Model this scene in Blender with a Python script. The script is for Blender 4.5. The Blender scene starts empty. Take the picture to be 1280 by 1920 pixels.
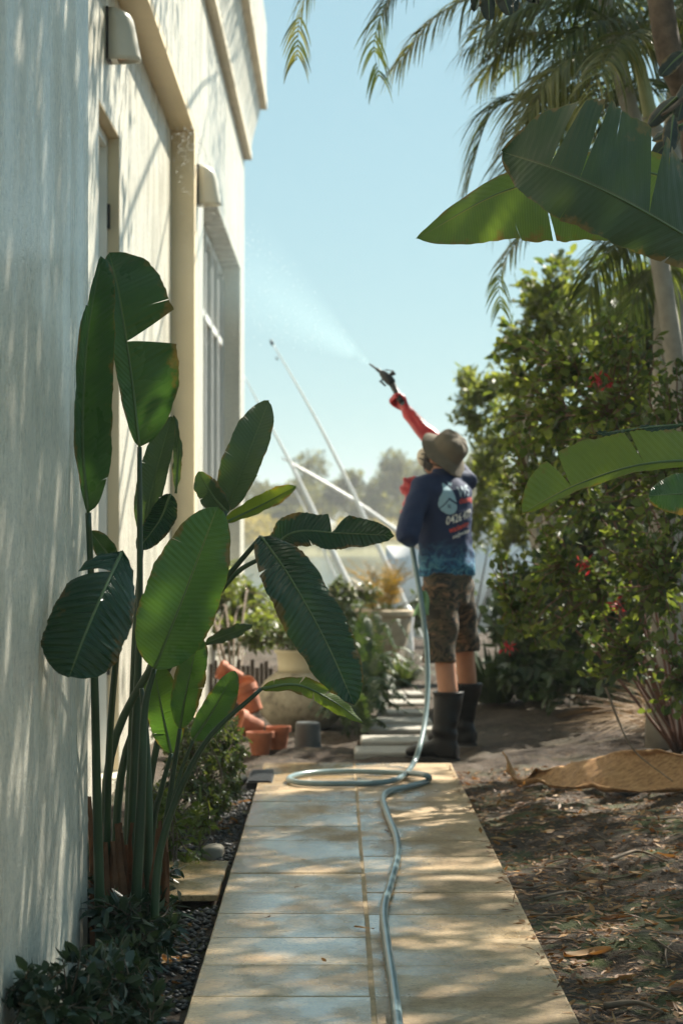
import bpy, bmesh, math, random
import numpy as np
from mathutils import Vector, Matrix
from mathutils.bvhtree import BVHTree

# ------------------------------------------------------------------ camera, sky, sun, exposure
SC = bpy.context.scene
C = SC.collection
F, CX, CY, EYE = 4533.0, 630.0, 995.0, 1.21       # focal length and horizon of the photograph, eye height

def P(px, py, Y):
    """a place in the garden, Y metres away, measured off the photograph"""
    return Vector(((px - CX) * Y / F, Y, EYE - (py - CY) * Y / F))
def G(py):
    """distance of a ground point seen at row py"""
    return F * EYE / (py - CY)

cam_d = bpy.data.cameras.new('camera'); cam = bpy.data.objects.new('camera', cam_d); C.objects.link(cam)
cam_d.sensor_fit = 'VERTICAL'; cam_d.sensor_height = 36.0; cam_d.sensor_width = 24.0; cam_d.lens = 85.0
cam_d.clip_end = 3000; cam_d.clip_start = 0.1
cam.location = (0, 0, EYE)
cam.rotation_euler = (math.radians(90) + math.atan(35 / F), 0, -math.atan(10 / F))
cam_d.dof.use_dof = True; cam_d.dof.focus_distance = 6.8; cam_d.dof.aperture_fstop = 5.6
SC.camera = cam

SUN_AZ, SUN_EL = math.radians(40), math.radians(43)       # azimuth from +Y towards +X
W = bpy.data.worlds.new('World'); SC.world = W; W.use_nodes = True
nt = W.node_tree; nt.nodes.clear()
sky = nt.nodes.new('ShaderNodeTexSky'); sky.sky_type = 'NISHITA'; sky.sun_disc = False
sky.sun_elevation = SUN_EL; sky.sun_rotation = SUN_AZ
sky.air_density = 1.0; sky.dust_density = 0.3; sky.ozone_density = 1.0
hs = nt.nodes.new('ShaderNodeMixRGB'); hs.blend_type = 'MULTIPLY'; hs.inputs[0].default_value = 1.0
hs.inputs[2].default_value = (0.66, 0.96, 1.02, 1)
bg = nt.nodes.new('ShaderNodeBackground'); bg.inputs['Strength'].default_value = 0.15
wo = nt.nodes.new('ShaderNodeOutputWorld')
gm = nt.nodes.new('ShaderNodeGamma'); gm.inputs[1].default_value = 0.30
nt.links.new(sky.outputs[0], gm.inputs[0]); nt.links.new(gm.outputs[0], hs.inputs[1]); nt.links.new(hs.outputs[0], bg.inputs[0]); nt.links.new(bg.outputs[0], wo.inputs[0])

sun_d = bpy.data.lights.new('sun', 'SUN'); sun = bpy.data.objects.new('sun', sun_d); C.objects.link(sun)
sun_d.energy = 5.0; sun_d.angle = math.radians(0.55); sun_d.color = (1.0, 0.93, 0.80)
TO_SUN = Vector((math.sin(SUN_AZ) * math.cos(SUN_EL), math.cos(SUN_AZ) * math.cos(SUN_EL), math.sin(SUN_EL)))
sun.rotation_euler = TO_SUN.to_track_quat('Z', 'Y').to_euler()
sun.location = TO_SUN * 30

vs = SC.view_settings
vs.view_transform = 'Standard'; vs.look = 'None'; vs.gamma = 1.0; vs.use_curve_mapping = False; vs.exposure = 1.5
SC.cycles.use_denoising = True
SC.cycles.max_bounces = 8; SC.cycles.diffuse_bounces = 4; SC.cycles.glossy_bounces = 3
SC.cycles.transmission_bounces = 6; SC.cycles.transparent_max_bounces = 8; SC.cycles.volume_bounces = 0
SC.cycles.sample_clamp_indirect = 6.0
SC.cycles.caustics_reflective = False; SC.cycles.caustics_refractive = False

# ------------------------------------------------------------------ helpers
RNG = np.random.default_rng(7)
def tag(o, label=None, cat=None, group=None, kind=None):
    if label: o['label'] = label
    if cat: o['category'] = cat
    if group: o['group'] = group
    if kind: o['kind'] = kind
    return o
def thing(name, loc, label, cat, group=None):
    o = bpy.data.objects.new(name, None); o.empty_display_size = 0.1; C.objects.link(o); o.location = loc
    return tag(o, label, cat, group)
def link(name, me, mat=None, parent=None, smooth=True):
    """mesh given in world coordinates; parents are Empties without rotation"""
    o = bpy.data.objects.new(name, me); C.objects.link(o)
    if mat is not None and len(me.materials) == 0:
        for m in (mat if isinstance(mat, (list, tuple)) else [mat]): me.materials.append(m)
    if smooth and len(me.polygons): me.polygons.foreach_set('use_smooth', np.ones(len(me.polygons), bool))
    if parent is not None:
        o.parent = parent
        l = Vector((0, 0, 0)); q = parent
        while q is not None: l += q.location; q = q.parent
        o.location = -l
    return o

class MB:
    def __init__(s): s.v = []; s.f = []; s.m = []; s.uv = []; s.tone = []
    def add(s, vs, fs, mi=0, tone=0.5):
        b = len(s.v); s.v += [tuple(v) for v in vs]; s.f += [tuple(b + i for i in f) for f in fs]
        s.m += [mi] * len(fs); s.tone += [tone] * len(vs)
        return s
    def box(s, x0, x1, y0, y1, z0, z1, mi=0):
        v = [(x, y, z) for z in (z0, z1) for y in (y0, y1) for x in (x0, x1)]
        return s.add(v, [(0, 2, 3, 1), (4, 5, 7, 6), (0, 1, 5, 4), (2, 6, 7, 3), (0, 4, 6, 2), (1, 3, 7, 5)], mi)
    def cbox(s, x0, x1, y0, y1, z0, z1, c=0.006, mi=0):
        """box with chamfered top edges"""
        v = [(x0, y0, z0), (x1, y0, z0), (x1, y1, z0), (x0, y1, z0),
             (x0, y0, z1 - c), (x1, y0, z1 - c), (x1, y1, z1 - c), (x0, y1, z1 - c),
             (x0 + c, y0 + c, z1), (x1 - c, y0 + c, z1), (x1 - c, y1 - c, z1), (x0 + c, y1 - c, z1)]
        f = [(3, 2, 1, 0), (8, 9, 10, 11)]
        for a in (0, 4):
            for i in range(4):
                j = (i + 1) % 4; f.append((a + i, a + j, a + 4 + j, a + 4 + i))
        return s.add(v, f, mi)
    def tube(s, pts, rad, n=8, mi=0, cap=True, tone=0.5, up=None):
        pts = [Vector(p) for p in pts]; k = len(pts)
        if not hasattr(rad, '__len__'): rad = [rad] * k
        T = []
        for i in range(k):
            t = pts[min(i + 1, k - 1)] - pts[max(i - 1, 0)]
            T.append(t.normalized() if t.length > 1e-9 else Vector((0, 0, 1)))
        a = Vector(up) if up is not None else (Vector((0, 0, 1)) if abs(T[0].z) < 0.9 else Vector((0, 1, 0)))
        V = []
        for i in range(k):
            a = (a - T[i] * a.dot(T[i])); a = a.normalized() if a.length > 1e-6 else T[i].orthogonal().normalized()
            b = T[i].cross(a)
            r = rad[i]; ra, rb = (r if hasattr(r, '__len__') else (r, r))
            for j in range(n):
                th = 2 * math.pi * j / n
                V.append(pts[i] + a * (ra * math.cos(th)) + b * (rb * math.sin(th)))
        Fc = []
        for i in range(k - 1):
            for j in range(n):
                q = (j + 1) % n; Fc.append((i * n + j, i * n + q, (i + 1) * n + q, (i + 1) * n + j))
        if cap:
            Fc.append(tuple(range(n - 1, -1, -1))); Fc.append(tuple((k - 1) * n + j for j in range(n)))
        return s.add(V, Fc, mi, tone)
    def lathe(s, prof, center, n=28, axis=None, mi=0):
        """prof: (radius, height) pairs; axis: matrix for tilt"""
        V = []
        M = axis if axis is not None else Matrix.Identity(3)
        c = Vector(center)
        for r, h in prof:
            for j in range(n):
                th = 2 * math.pi * j / n
                V.append(c + M @ Vector((r * math.cos(th), r * math.sin(th), h)))
        Fc = []
        for i in range(len(prof) - 1):
            for j in range(n):
                q = (j + 1) % n; Fc.append((i * n + j, i * n + q, (i + 1) * n + q, (i + 1) * n + j))
        Fc.append(tuple(range(n - 1, -1, -1))); Fc.append(tuple((len(prof) - 1) * n + j for j in range(n)))
        return s.add(V, Fc, mi)
    def mesh(s, name):
        me = bpy.data.meshes.new(name); me.from_pydata(s.v, [], s.f)
        if any(s.m): me.polygons.foreach_set('material_index', s.m)
        at = me.attributes.new('tone', 'FLOAT', 'POINT'); at.data.foreach_set('value', np.array(s.tone, np.float32))
        me.update(); return me
    def build(s, name, mat, parent=None, smooth=False):
        me = s.mesh(name)
        for m in (mat if isinstance(mat, (list, tuple)) else [mat]): me.materials.append(m)
        return link(name, me, None, parent, smooth)

def catmull(pts, n):
    pts = [Vector(p) for p in pts]; k = len(pts)
    if k == 2: return [pts[0].lerp(pts[1], i / n) for i in range(n + 1)]
    e = [pts[0] * 2 - pts[1]] + pts + [pts[-1] * 2 - pts[-2]]
    out = []
    for i in range(n + 1):
        u = i / n * (k - 1); j = min(int(u), k - 2); t = u - j
        a, b, c, d = e[j], e[j + 1], e[j + 2], e[j + 3]
        out.append(0.5 * ((2 * b) + (c - a) * t + (2 * a - 5 * b + 4 * c - d) * t * t + (3 * b - a - 3 * c + d) * t ** 3))
    return out

# ------------------------------------------------------------------ materials
def mat_new(name):
    m = bpy.data.materials.new(name); m.use_nodes = True; t = m.node_tree; t.nodes.clear()
    out = t.nodes.new('ShaderNodeOutputMaterial'); b = t.nodes.new('ShaderNodeBsdfPrincipled')
    t.links.new(b.outputs[0], out.inputs[0])
    return m, t, b, out
def N(t, typ, **kw):
    n = t.nodes.new(typ)
    for k, v in kw.items():
        if k in n.inputs: n.inputs[k].default_value = v
        else: setattr(n, k, v)
    return n
def L(t, a, b): t.links.new(a, b)
def rgba(c): return (c[0], c[1], c[2], 1)
def coords(t, scale=(1, 1, 1), kind='Object'):
    tc = N(t, 'ShaderNodeTexCoord'); mp = N(t, 'ShaderNodeMapping'); mp.inputs['Scale'].default_value = scale
    L(t, tc.outputs[kind], mp.inputs[0]); return mp.outputs[0]
def world(t, scale=(1, 1, 1)):
    g = N(t, 'ShaderNodeNewGeometry'); mp = N(t, 'ShaderNodeMapping'); mp.inputs['Scale'].default_value = scale
    L(t, g.outputs['Position'], mp.inputs[0]); return mp.outputs[0]
def noise(t, vec, scale, detail=4, rough=0.55, dist=0.0):
    n = N(t, 'ShaderNodeTexNoise'); n.inputs['Scale'].default_value = scale; n.inputs['Detail'].default_value = detail
    n.inputs['Roughness'].default_value = rough; n.inputs['Distortion'].default_value = dist
    L(t, vec, n.inputs['Vector']); return n.outputs['Fac']
def ramp(t, fac, stops, interp='LINEAR'):
    r = N(t, 'ShaderNodeValToRGB'); cr = r.color_ramp; cr.interpolation = interp
    while len(cr.elements) < len(stops): cr.elements.new(0.5)
    for e, (p, c) in zip(cr.elements, stops):
        e.position = p; e.color = rgba(c) if hasattr(c, '__len__') else (c, c, c, 1)
    L(t, fac, r.inputs[0]); return r.outputs[0]
def mix(t, fac, a, b, mode='MIX'):
    m = N(t, 'ShaderNodeMixRGB', blend_type=mode)
    for i, x in ((0, fac), (1, a), (2, b)):
        if hasattr(x, 'is_output') or hasattr(x, 'links'): L(t, x, m.inputs[i])
        elif i == 0: m.inputs[0].default_value = x
        else: m.inputs[i].default_value = rgba(x)
    return m.outputs[0]
def mth(t, op, a, b=0.0, clamp=False):
    m = N(t, 'ShaderNodeMath', operation=op); m.use_clamp = clamp
    for i, x in ((0, a), (1, b)):
        if hasattr(x, 'links'): L(t, x, m.inputs[i])
        else: m.inputs[i].default_value = x
    return m.outputs[0]
def bump(t, b, h, strength=0.3, dist=0.01):
    n = N(t, 'ShaderNodeBump'); n.inputs['Strength'].default_value = strength; n.inputs['Distance'].default_value = dist
    L(t, h, n.inputs['Height']); L(t, n.outputs[0], b.inputs['Normal']); return n

def simple(name, col, rough=0.6, var=0.15, scale=8, metal=0.0, bmp=0.0, bscale=40, spec=0.5):
    m, t, b, o = mat_new(name)
    w = coords(t)
    nz = noise(t, w, scale)
    c2 = [x * (1 - var) for x in col]; c3 = [min(1, x * (1 + var)) for x in col]
    L(t, ramp(t, nz, [(0.3, c2), (0.7, c3)]), b.inputs['Base Color'])
    b.inputs['Roughness'].default_value = rough; b.inputs['Metallic'].default_value = metal
    b.inputs['Specular IOR Level'].default_value = spec
    if bmp: bump(t, b, noise(t, w, bscale), bmp, 0.01)
    return m

def foliage_mat(name, dark, light, rough=0.42, trans=0.35, tcol=None, spec=0.5):
    """leaves: tone attribute picks the leaf's own colour; thin sheet lets light through"""
    m, t, b, o = mat_new(name)
    at = N(t, 'ShaderNodeAttribute', attribute_name='tone')
    c = ramp(t, at.outputs['Fac'], [(0.0, dark), (1.0, light)])
    L(t, c, b.inputs['Base Color']); b.inputs['Roughness'].default_value = rough
    b.inputs['Specular IOR Level'].default_value = spec
    tr = N(t, 'ShaderNodeBsdfTranslucent')
    tc = mix(t, 1.0, c, tcol or (1.5, 1.35, 0.6), 'MULTIPLY'); L(t, tc, tr.inputs[0])
    mx = N(t, 'ShaderNodeMixShader'); mx.inputs[0].default_value = trans
    L(t, b.outputs[0], mx.inputs[1]); L(t, tr.outputs[0], mx.inputs[2]); L(t, mx.outputs[0], o.inputs[0])
    return m

def big_leaf_mat(name, base, light, rib, rough=0.3, trans=0.3, tmul=(1.6, 1.5, 0.5), bstr=0.35):
    m, t, b, o = mat_new(name)
    uv = N(t, 'ShaderNodeUVMap'); sp = N(t, 'ShaderNodeSeparateXYZ'); L(t, uv.outputs[0], sp.inputs[0])
    au = mth(t, 'ABSOLUTE', mth(t, 'SUBTRACT', sp.outputs[0], 0.5))
    ph = mth(t, 'SUBTRACT', mth(t, 'MULTIPLY', sp.outputs[1], 1.0), mth(t, 'MULTIPLY', au, 0.10))
    nz = noise(t, coords(t), 6, 3)
    ph2 = mth(t, 'ADD', ph, mth(t, 'MULTIPLY', nz, 0.012))
    fine = mth(t, 'SINE', mth(t, 'MULTIPLY', ph2, 760.0))
    wide = mth(t, 'SINE', mth(t, 'MULTIPLY', ph2, 215.0))
    col = ramp(t, noise(t, coords(t), 4.5, 5, 0.65), [(0.3, base), (0.75, light)])
    col = mix(t, mth(t, 'MULTIPLY', mth(t, 'ADD', fine, 1.0), 0.10), col, [x * 1.6 for x in light])
    scar = ramp(t, noise(t, coords(t), 17, 4, 0.7), [(0.70, 0.0), (0.76, 1.0)])
    col = mix(t, mth(t, 'MULTIPLY', scar, 0.35), col, (0.16, 0.13, 0.05))
    ribm = ramp(t, au, [(0.010, 1.0), (0.020, 0.0)])
    col = mix(t, ribm, col, rib)
    edge = ramp(t, au, [(0.488, 0.0), (0.497, 1.0)]); col = mix(t, mth(t, 'MULTIPLY', edge, 0.6), col, (0.17, 0.15, 0.05))
    br = ramp(t, mth(t, 'ADD', mth(t, 'MULTIPLY', noise(t, coords(t), 11, 4, 0.7), 0.9), au), [(0.90, 0.0), (1.0, 0.85)]); col = mix(t, br, col, (0.19, 0.125, 0.045))
    yl = ramp(t, noise(t, coords(t), 2.3, 3), [(0.52, 0.0), (0.72, 0.35)]); col = mix(t, yl, col, [light[0] * 1.9, light[1] * 1.35, light[2]])
    L(t, col, b.inputs['Base Color'])
    L(t, ramp(t, noise(t, coords(t), 9, 3), [(0.3, rough * 0.75), (0.7, min(1, rough * 1.5))]), b.inputs['Roughness'])
    hgt = mth(t, 'ADD', mth(t, 'MULTIPLY', wide, 1.0), mth(t, 'MULTIPLY', fine, 0.25))
    bump(t, b, hgt, bstr, 0.004)
    tr = N(t, 'ShaderNodeBsdfTranslucent'); L(t, mix(t, 1.0, col, tmul, 'MULTIPLY'), tr.inputs[0])
    mx = N(t, 'ShaderNodeMixShader'); mx.inputs[0].default_value = trans
    L(t, b.outputs[0], mx.inputs[1]); L(t, tr.outputs[0], mx.inputs[2]); L(t, mx.outputs[0], o.inputs[0])
    return m

def M_wall():
    m, t, b, o = mat_new('wet_white_render')
    w = world(t)
    streak = noise(t, world(t, (2.5, 2.5, 0.6)), 2.0, 5, 0.6)
    blot = noise(t, w, 1.6, 4)
    c = ramp(t, blot, [(0.3, (0.66, 0.62, 0.51)), (0.7, (0.76, 0.72, 0.60))])
    st = ramp(t, streak, [(0.55, 0.0), (0.8, 0.3)]); c = mix(t, st, c, (0.58, 0.58, 0.50))
    grime = ramp(t, noise(t, world(t, (9, 9, 2.0)), 9, 5, 0.7), [(0.58, 0.0), (0.8, 0.5)]); c = mix(t, grime, c, (0.42, 0.41, 0.33))
    spk = ramp(t, noise(t, world(t, (1, 1, 0.6)), 95, 4, 0.75), [(0.49, 0.0), (0.62, 0.65)]); c = mix(t, spk, c, (0.27, 0.29, 0.28))
    L(t, c, b.inputs['Base Color'])
    L(t, ramp(t, noise(t, world(t, (2, 2, 0.7)), 2.0, 4), [(0.35, 0.16), (0.7, 0.42)]), b.inputs['Roughness'])
    drop = noise(t, world(t, (1, 1, 0.65)), 95, 4, 0.7)
    tex = noise(t, w, 240, 2)
    bump(t, b, mth(t, 'ADD', mth(t, 'MULTIPLY', drop, 1.0), mth(t, 'MULTIPLY', tex, 0.4)), 0.9, 0.008)
    return m
def M_ground():
    m, t, b, o = mat_new('garden_soil')
    w = world(t)
    big = noise(t, w, 1.1, 5, 0.6); fine = noise(t, w, 26, 6, 0.75); mid = noise(t, w, 6, 5, 0.7)
    c = ramp(t, fine, [(0.30, (0.012, 0.008, 0.006)), (0.5, (0.050, 0.033, 0.021)), (0.70, (0.15, 0.10, 0.062))])
    sand = ramp(t, big, [(0.45, 0.0), (0.62, 1.0)]); c = mix(t, mth(t, 'MULTIPLY', sand, 0.40), c, (0.13, 0.09, 0.055))
    moss = ramp(t, noise(t, w, 2.6, 6, 0.7), [(0.49, 0.0), (0.57, 1.0)])
    mz = ramp(t, mid, [(0.35, (0.035, 0.045, 0.012)), (0.7, (0.10, 0.12, 0.03))])
    g = N(t, 'ShaderNodeNewGeometry'); sp = N(t, 'ShaderNodeSeparateXYZ'); L(t, g.outputs['Position'], sp.inputs[0])
    near = ramp(t, mth(t, 'DIVIDE', sp.outputs[1], 40.0), [(0.24, 1.0), (0.32, 0.12)])
    c = mix(t, mth(t, 'MULTIPLY', moss, near), c, mz)
    far = ramp(t, mth(t, 'DIVIDE', sp.outputs[1], 200.0), [(0.5, 0.0), (0.7, 1.0)])
    c = mix(t, far, c, (0.20, 0.19, 0.09))
    L(t, c, b.inputs['Base Color'])
    L(t, ramp(t, big, [(0.35, 0.95), (0.7, 0.65)]), b.inputs['Roughness']); b.inputs['Specular IOR Level'].default_value = 0.3
    bump(t, b, mth(t, 'ADD', fine, mth(t, 'MULTIPLY', noise(t, w, 90, 3), 0.6)), 1.0, 0.035)
    return m
def M_paver():
    m, t, b, o = mat_new('wet_sandstone_paver')
    w = world(t)
    oi = N(t, 'ShaderNodeObjectInfo')
    f = noise(t, w, 55, 6, 0.75); g = noise(t, w, 4, 5, 0.6)
    c = ramp(t, g, [(0.3, (0.34, 0.22, 0.11)), (0.55, (0.48, 0.34, 0.185)), (0.75, (0.58, 0.44, 0.27))])
    c = mix(t, ramp(t, f, [(0.42, 0.0), (0.72, 0.75)]), c, (0.13, 0.085, 0.045), 'MIX')
    pit = ramp(t, noise(t, w, 130, 3, 0.7), [(0.57, 0.0), (0.66, 1.0)]); c = mix(t, mth(t, 'MULTIPLY', pit, 0.7), c, (0.06, 0.045, 0.03))
    hv = N(t, 'ShaderNodeHueSaturation'); L(t, c, hv.inputs['Color'])
    L(t, mth(t, 'ADD', mth(t, 'MULTIPLY', oi.outputs['Random'], 0.35), 0.85), hv.inputs['Value'])
    L(t, hv.outputs[0], b.inputs['Base Color'])
    g2 = N(t, 'ShaderNodeNewGeometry'); sp = N(t, 'ShaderNodeSeparateXYZ'); L(t, g2.outputs['Position'], sp.inputs[0])
    # water lies on the left column and thins out to the right
    wet = mth(t, 'ADD', noise(t, world(t, (1.6, 0.8, 1)), 2.2, 4, 0.6), mth(t, 'MULTIPLY', oi.outputs['Random'], 0.12))
    wet = mth(t, 'SUBTRACT', wet, mth(t, 'MULTIPLY', mth(t, 'SUBTRACT', sp.outputs[0], 0.0), 0.26))
    r = ramp(t, wet, [(0.36, 0.72), (0.48, 0.42), (0.60, 0.10), (0.72, 0.06)])
    L(t, r, b.inputs['Roughness'])
    hh = mth(t, 'ADD', mth(t, 'MULTIPLY', f, 1.0), mth(t, 'MULTIPLY', noise(t, w, 170, 3), 0.5))
    b.inputs['Specular IOR Level'].default_value = 0.5
    n = bump(t, b, hh, 0.35, 0.006)
    L(t, ramp(t, wet, [(0.40, 0.55), (0.66, 0.10)]), n.inputs['Strength'])
    return m

MAT = dict(
    wall=M_wall(), ground=M_ground(), paver=M_paver(),
    cream=simple('cream_paint_bounce_tinted', (0.72, 0.60, 0.40), 0.5, 0.06, 3, bmp=0.15, bscale=60),  # cream paint, saturation raised to carry the warm bounce light
    trim=simple('beige_cornice_render', (0.60, 0.54, 0.42), 0.6, 0.12, 5, bmp=0.3, bscale=50),
    white=simple('white_frame_paint', (0.78, 0.78, 0.74), 0.35, 0.04),
    lamp=simple('cream_lamp_enamel', (0.62, 0.60, 0.52), 0.35, 0.05),
    black=simple('black_rubber', (0.008, 0.009, 0.010), 0.40, 0.25, 12, spec=0.22),
    plastic=simple('black_plastic', (0.010, 0.011, 0.013), 0.45, 0.2),
    hinge=simple('dark_hinge_metal', (0.03, 0.03, 0.03), 0.4, 0.1, metal=0.8),
    copper=simple('copper_reflector', (0.75, 0.42, 0.25), 0.25, 0.1, metal=0.9),
    terracotta=simple('terracotta', (0.36, 0.115, 0.05), 0.75, 0.3, 14, bmp=0.15),
    greypot=simple('grey_plastic_pot', (0.075, 0.08, 0.078), 0.6, 0.15, 9),
    sandurn=simple('sandstone_urn', (0.42, 0.35, 0.25), 0.85, 0.2, 9, bmp=0.3),
    cream_pot=simple('cream_glaze_pot', (0.50, 0.43, 0.28), 0.6, 0.1, 7),
    bark=simple('brown_bark', (0.10, 0.072, 0.05), 0.9, 0.4, 20, bmp=0.5, bscale=60),
    greybark=simple('grey_palm_bark', (0.30, 0.28, 0.24), 0.85, 0.25, 9, bmp=0.4, bscale=30),
    redtwig=simple('reddish_twig', (0.17, 0.085, 0.055), 0.8, 0.3, 20),
    twig=simple('twig_wood', (0.14, 0.10, 0.065), 0.85, 0.3, 20),
    rock=simple('pale_rock', (0.36, 0.31, 0.24), 0.85, 0.25, 14, bmp=0.4),
    pebble=simple('dark_pebble', (0.055, 0.055, 0.055), 0.55, 0.5, 30),
    sand=simple('joint_sand', (0.40, 0.29, 0.165), 0.8, 0.2, 30, bmp=0.4),
    slab=simple('grey_stepping_slab', (0.30, 0.28, 0.24), 0.7, 0.2, 10, bmp=0.25, bscale=50),
    boatwhite=simple('white_gelcoat', (0.80, 0.80, 0.80), 0.3, 0.03),
    pole=simple('white_fibreglass', (0.80, 0.80, 0.78), 0.35, 0.04),
    crownshaft=simple('pale_green_crownshaft', (0.30, 0.31, 0.14), 0.5, 0.2, 5),
    timber=simple('dark_timber', (0.05, 0.038, 0.028), 0.85, 0.4, 9, bmp=0.4),
    skin=simple('tanned_skin', (0.40, 0.185, 0.105), 0.5, 0.12, 14),
    hat=simple('khaki_hat_cloth', (0.135, 0.115, 0.085), 0.9, 0.12, 20, bmp=0.3, bscale=180),
    mask=simple('beige_respirator', (0.60, 0.52, 0.41), 0.7, 0.1, 10),
    glove=simple('red_rubber_glove', (0.42, 0.020, 0.028), 0.38, 0.2, 18, bmp=0.35, bscale=45),
    hose=simple('blue_grey_hose', (0.16, 0.235, 0.25), 0.28, 0.12, 20),
    cloth=simple('pale_green_cloth', (0.26, 0.46, 0.24), 0.9, 0.15, 20, bmp=0.4, bscale=60),
    printblue=simple('pale_blue_print', (0.30, 0.48, 0.58), 0.7, 0.05),
    printred=simple('red_print', (0.75, 0.09, 0.055), 0.7, 0.05),
    printwhite=simple('white_print', (0.85, 0.83, 0.76), 0.7, 0.05),
    printgrey=simple('grey_blue_print', (0.36, 0.46, 0.54), 0.7, 0.05),
    hair=simple('dark_hair', (0.02, 0.015, 0.012), 0.7, 0.2),
    strap=simple('dark_strap', (0.02, 0.02, 0.02), 0.7, 0.2),
    # foliage
    shrub=foliage_mat('dark_shrub_leaf', (0.036, 0.072, 0.022), (0.165, 0.215, 0.055), 0.52, 0.48, spec=0.28),
    frontshrub=foliage_mat('bluish_shrub_leaf', (0.014, 0.034, 0.022), (0.05, 0.085, 0.045), 0.36, 0.22),
    hedge=foliage_mat('hedge_leaf', (0.030, 0.055, 0.018), (0.11, 0.15, 0.045), 0.4, 0.35),
    lime=foliage_mat('light_green_leaf', (0.06, 0.10, 0.025), (0.17, 0.21, 0.06), 0.4, 0.5),
    tree=foliage_mat('tree_leaf', (0.030, 0.060, 0.018), (0.13, 0.17, 0.045), 0.35, 0.42),
    lime2=foliage_mat('feathery_light_leaf', (0.09, 0.14, 0.03), (0.22, 0.26, 0.08), 0.45, 0.55),
    tree2=foliage_mat('sun_tinted_tree_leaf', (0.045, 0.085, 0.022), (0.19, 0.23, 0.06), 0.5, 0.52, spec=0.3),  # lit copy of the tree leaf, sunshine put into its brighter colour
    gold=foliage_mat('golden_palm_leaf', (0.11, 0.095, 0.025), (0.30, 0.21, 0.05), 0.45, 0.45, (1.4, 1.1, 0.5)),
    palm=foliage_mat('cane_palm_leaf', (0.036, 0.070, 0.026), (0.12, 0.16, 0.055), 0.35, 0.35),
    palmgold=foliage_mat('sun_tinted_palm_leaf', (0.07, 0.10, 0.03), (0.19, 0.20, 0.07), 0.38, 0.40),  # brighter copy of the palm leaf, golden sunlight put into its colour
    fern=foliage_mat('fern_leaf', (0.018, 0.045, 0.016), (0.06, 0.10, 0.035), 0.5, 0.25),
    grass=foliage_mat('strap_grass', (0.03, 0.06, 0.025), (0.12, 0.16, 0.07), 0.35, 0.3),
    straw=foliage_mat('dry_straw', (0.16, 0.095, 0.045), (0.38, 0.26, 0.14), 0.7, 0.2, (1.1, 0.9, 0.6)),
    dryleaf=foliage_mat('dry_leaf', (0.13, 0.06, 0.025), (0.42, 0.24, 0.09), 0.65, 0.25, (1.2, 0.9, 0.5)),
    flower=foliage_mat('red_flower', (0.30, 0.015, 0.025), (0.55, 0.06, 0.07), 0.6, 0.3, (1.3, 0.7, 0.7)),
    blossom=foliage_mat('cream_blossom', (0.55, 0.50, 0.32), (0.75, 0.72, 0.5), 0.6, 0.3, (1, 1, 0.9)),
    farwood=foliage_mat('far_mangrove', (0.065, 0.080, 0.034), (0.18, 0.185, 0.085), 0.8, 0.45),
    marsh=foliage_mat('marsh_scrub', (0.22, 0.20, 0.08), (0.40, 0.34, 0.14), 0.8, 0.45),
    magnolia=foliage_mat('dark_broad_leaf', (0.012, 0.022, 0.016), (0.03, 0.045, 0.03), 0.3, 0.12),
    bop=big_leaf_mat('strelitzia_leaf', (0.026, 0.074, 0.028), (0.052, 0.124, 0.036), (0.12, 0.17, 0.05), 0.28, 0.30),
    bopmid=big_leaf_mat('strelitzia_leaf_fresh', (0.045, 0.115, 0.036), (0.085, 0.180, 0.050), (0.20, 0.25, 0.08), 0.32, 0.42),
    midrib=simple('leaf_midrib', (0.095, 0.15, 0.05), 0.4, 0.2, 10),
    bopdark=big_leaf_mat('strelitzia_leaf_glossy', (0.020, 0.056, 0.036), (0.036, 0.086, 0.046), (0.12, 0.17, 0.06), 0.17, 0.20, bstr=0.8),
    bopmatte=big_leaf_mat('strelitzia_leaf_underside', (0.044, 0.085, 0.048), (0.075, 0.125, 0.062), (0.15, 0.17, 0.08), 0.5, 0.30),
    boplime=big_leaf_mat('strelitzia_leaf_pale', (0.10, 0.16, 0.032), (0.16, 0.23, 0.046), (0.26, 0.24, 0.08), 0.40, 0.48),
    boplime2=big_leaf_mat('strelitzia_leaf_sun_tinted', (0.085, 0.150, 0.036), (0.13, 0.21, 0.050), (0.24, 0.25, 0.09), 0.45, 0.5, bstr=.25),  # base colour brightened so the blade looks sunlit
    bopshade=big_leaf_mat('strelitzia_underside_shade_tinted', (0.032, 0.062, 0.030), (0.048, 0.085, 0.038), (0.09, 0.10, 0.05), 0.55, 0.16, bstr=.2),  # underside in a darker copy, shade put into its colour
    stalk=simple('strelitzia_stalk', (0.024, 0.055, 0.022), 0.35, 0.3, 6),
    sheathbrown=simple('dead_stalk_sheath', (0.15, 0.065, 0.028), 0.75, 0.45, 16, bmp=0.3),
)
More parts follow.
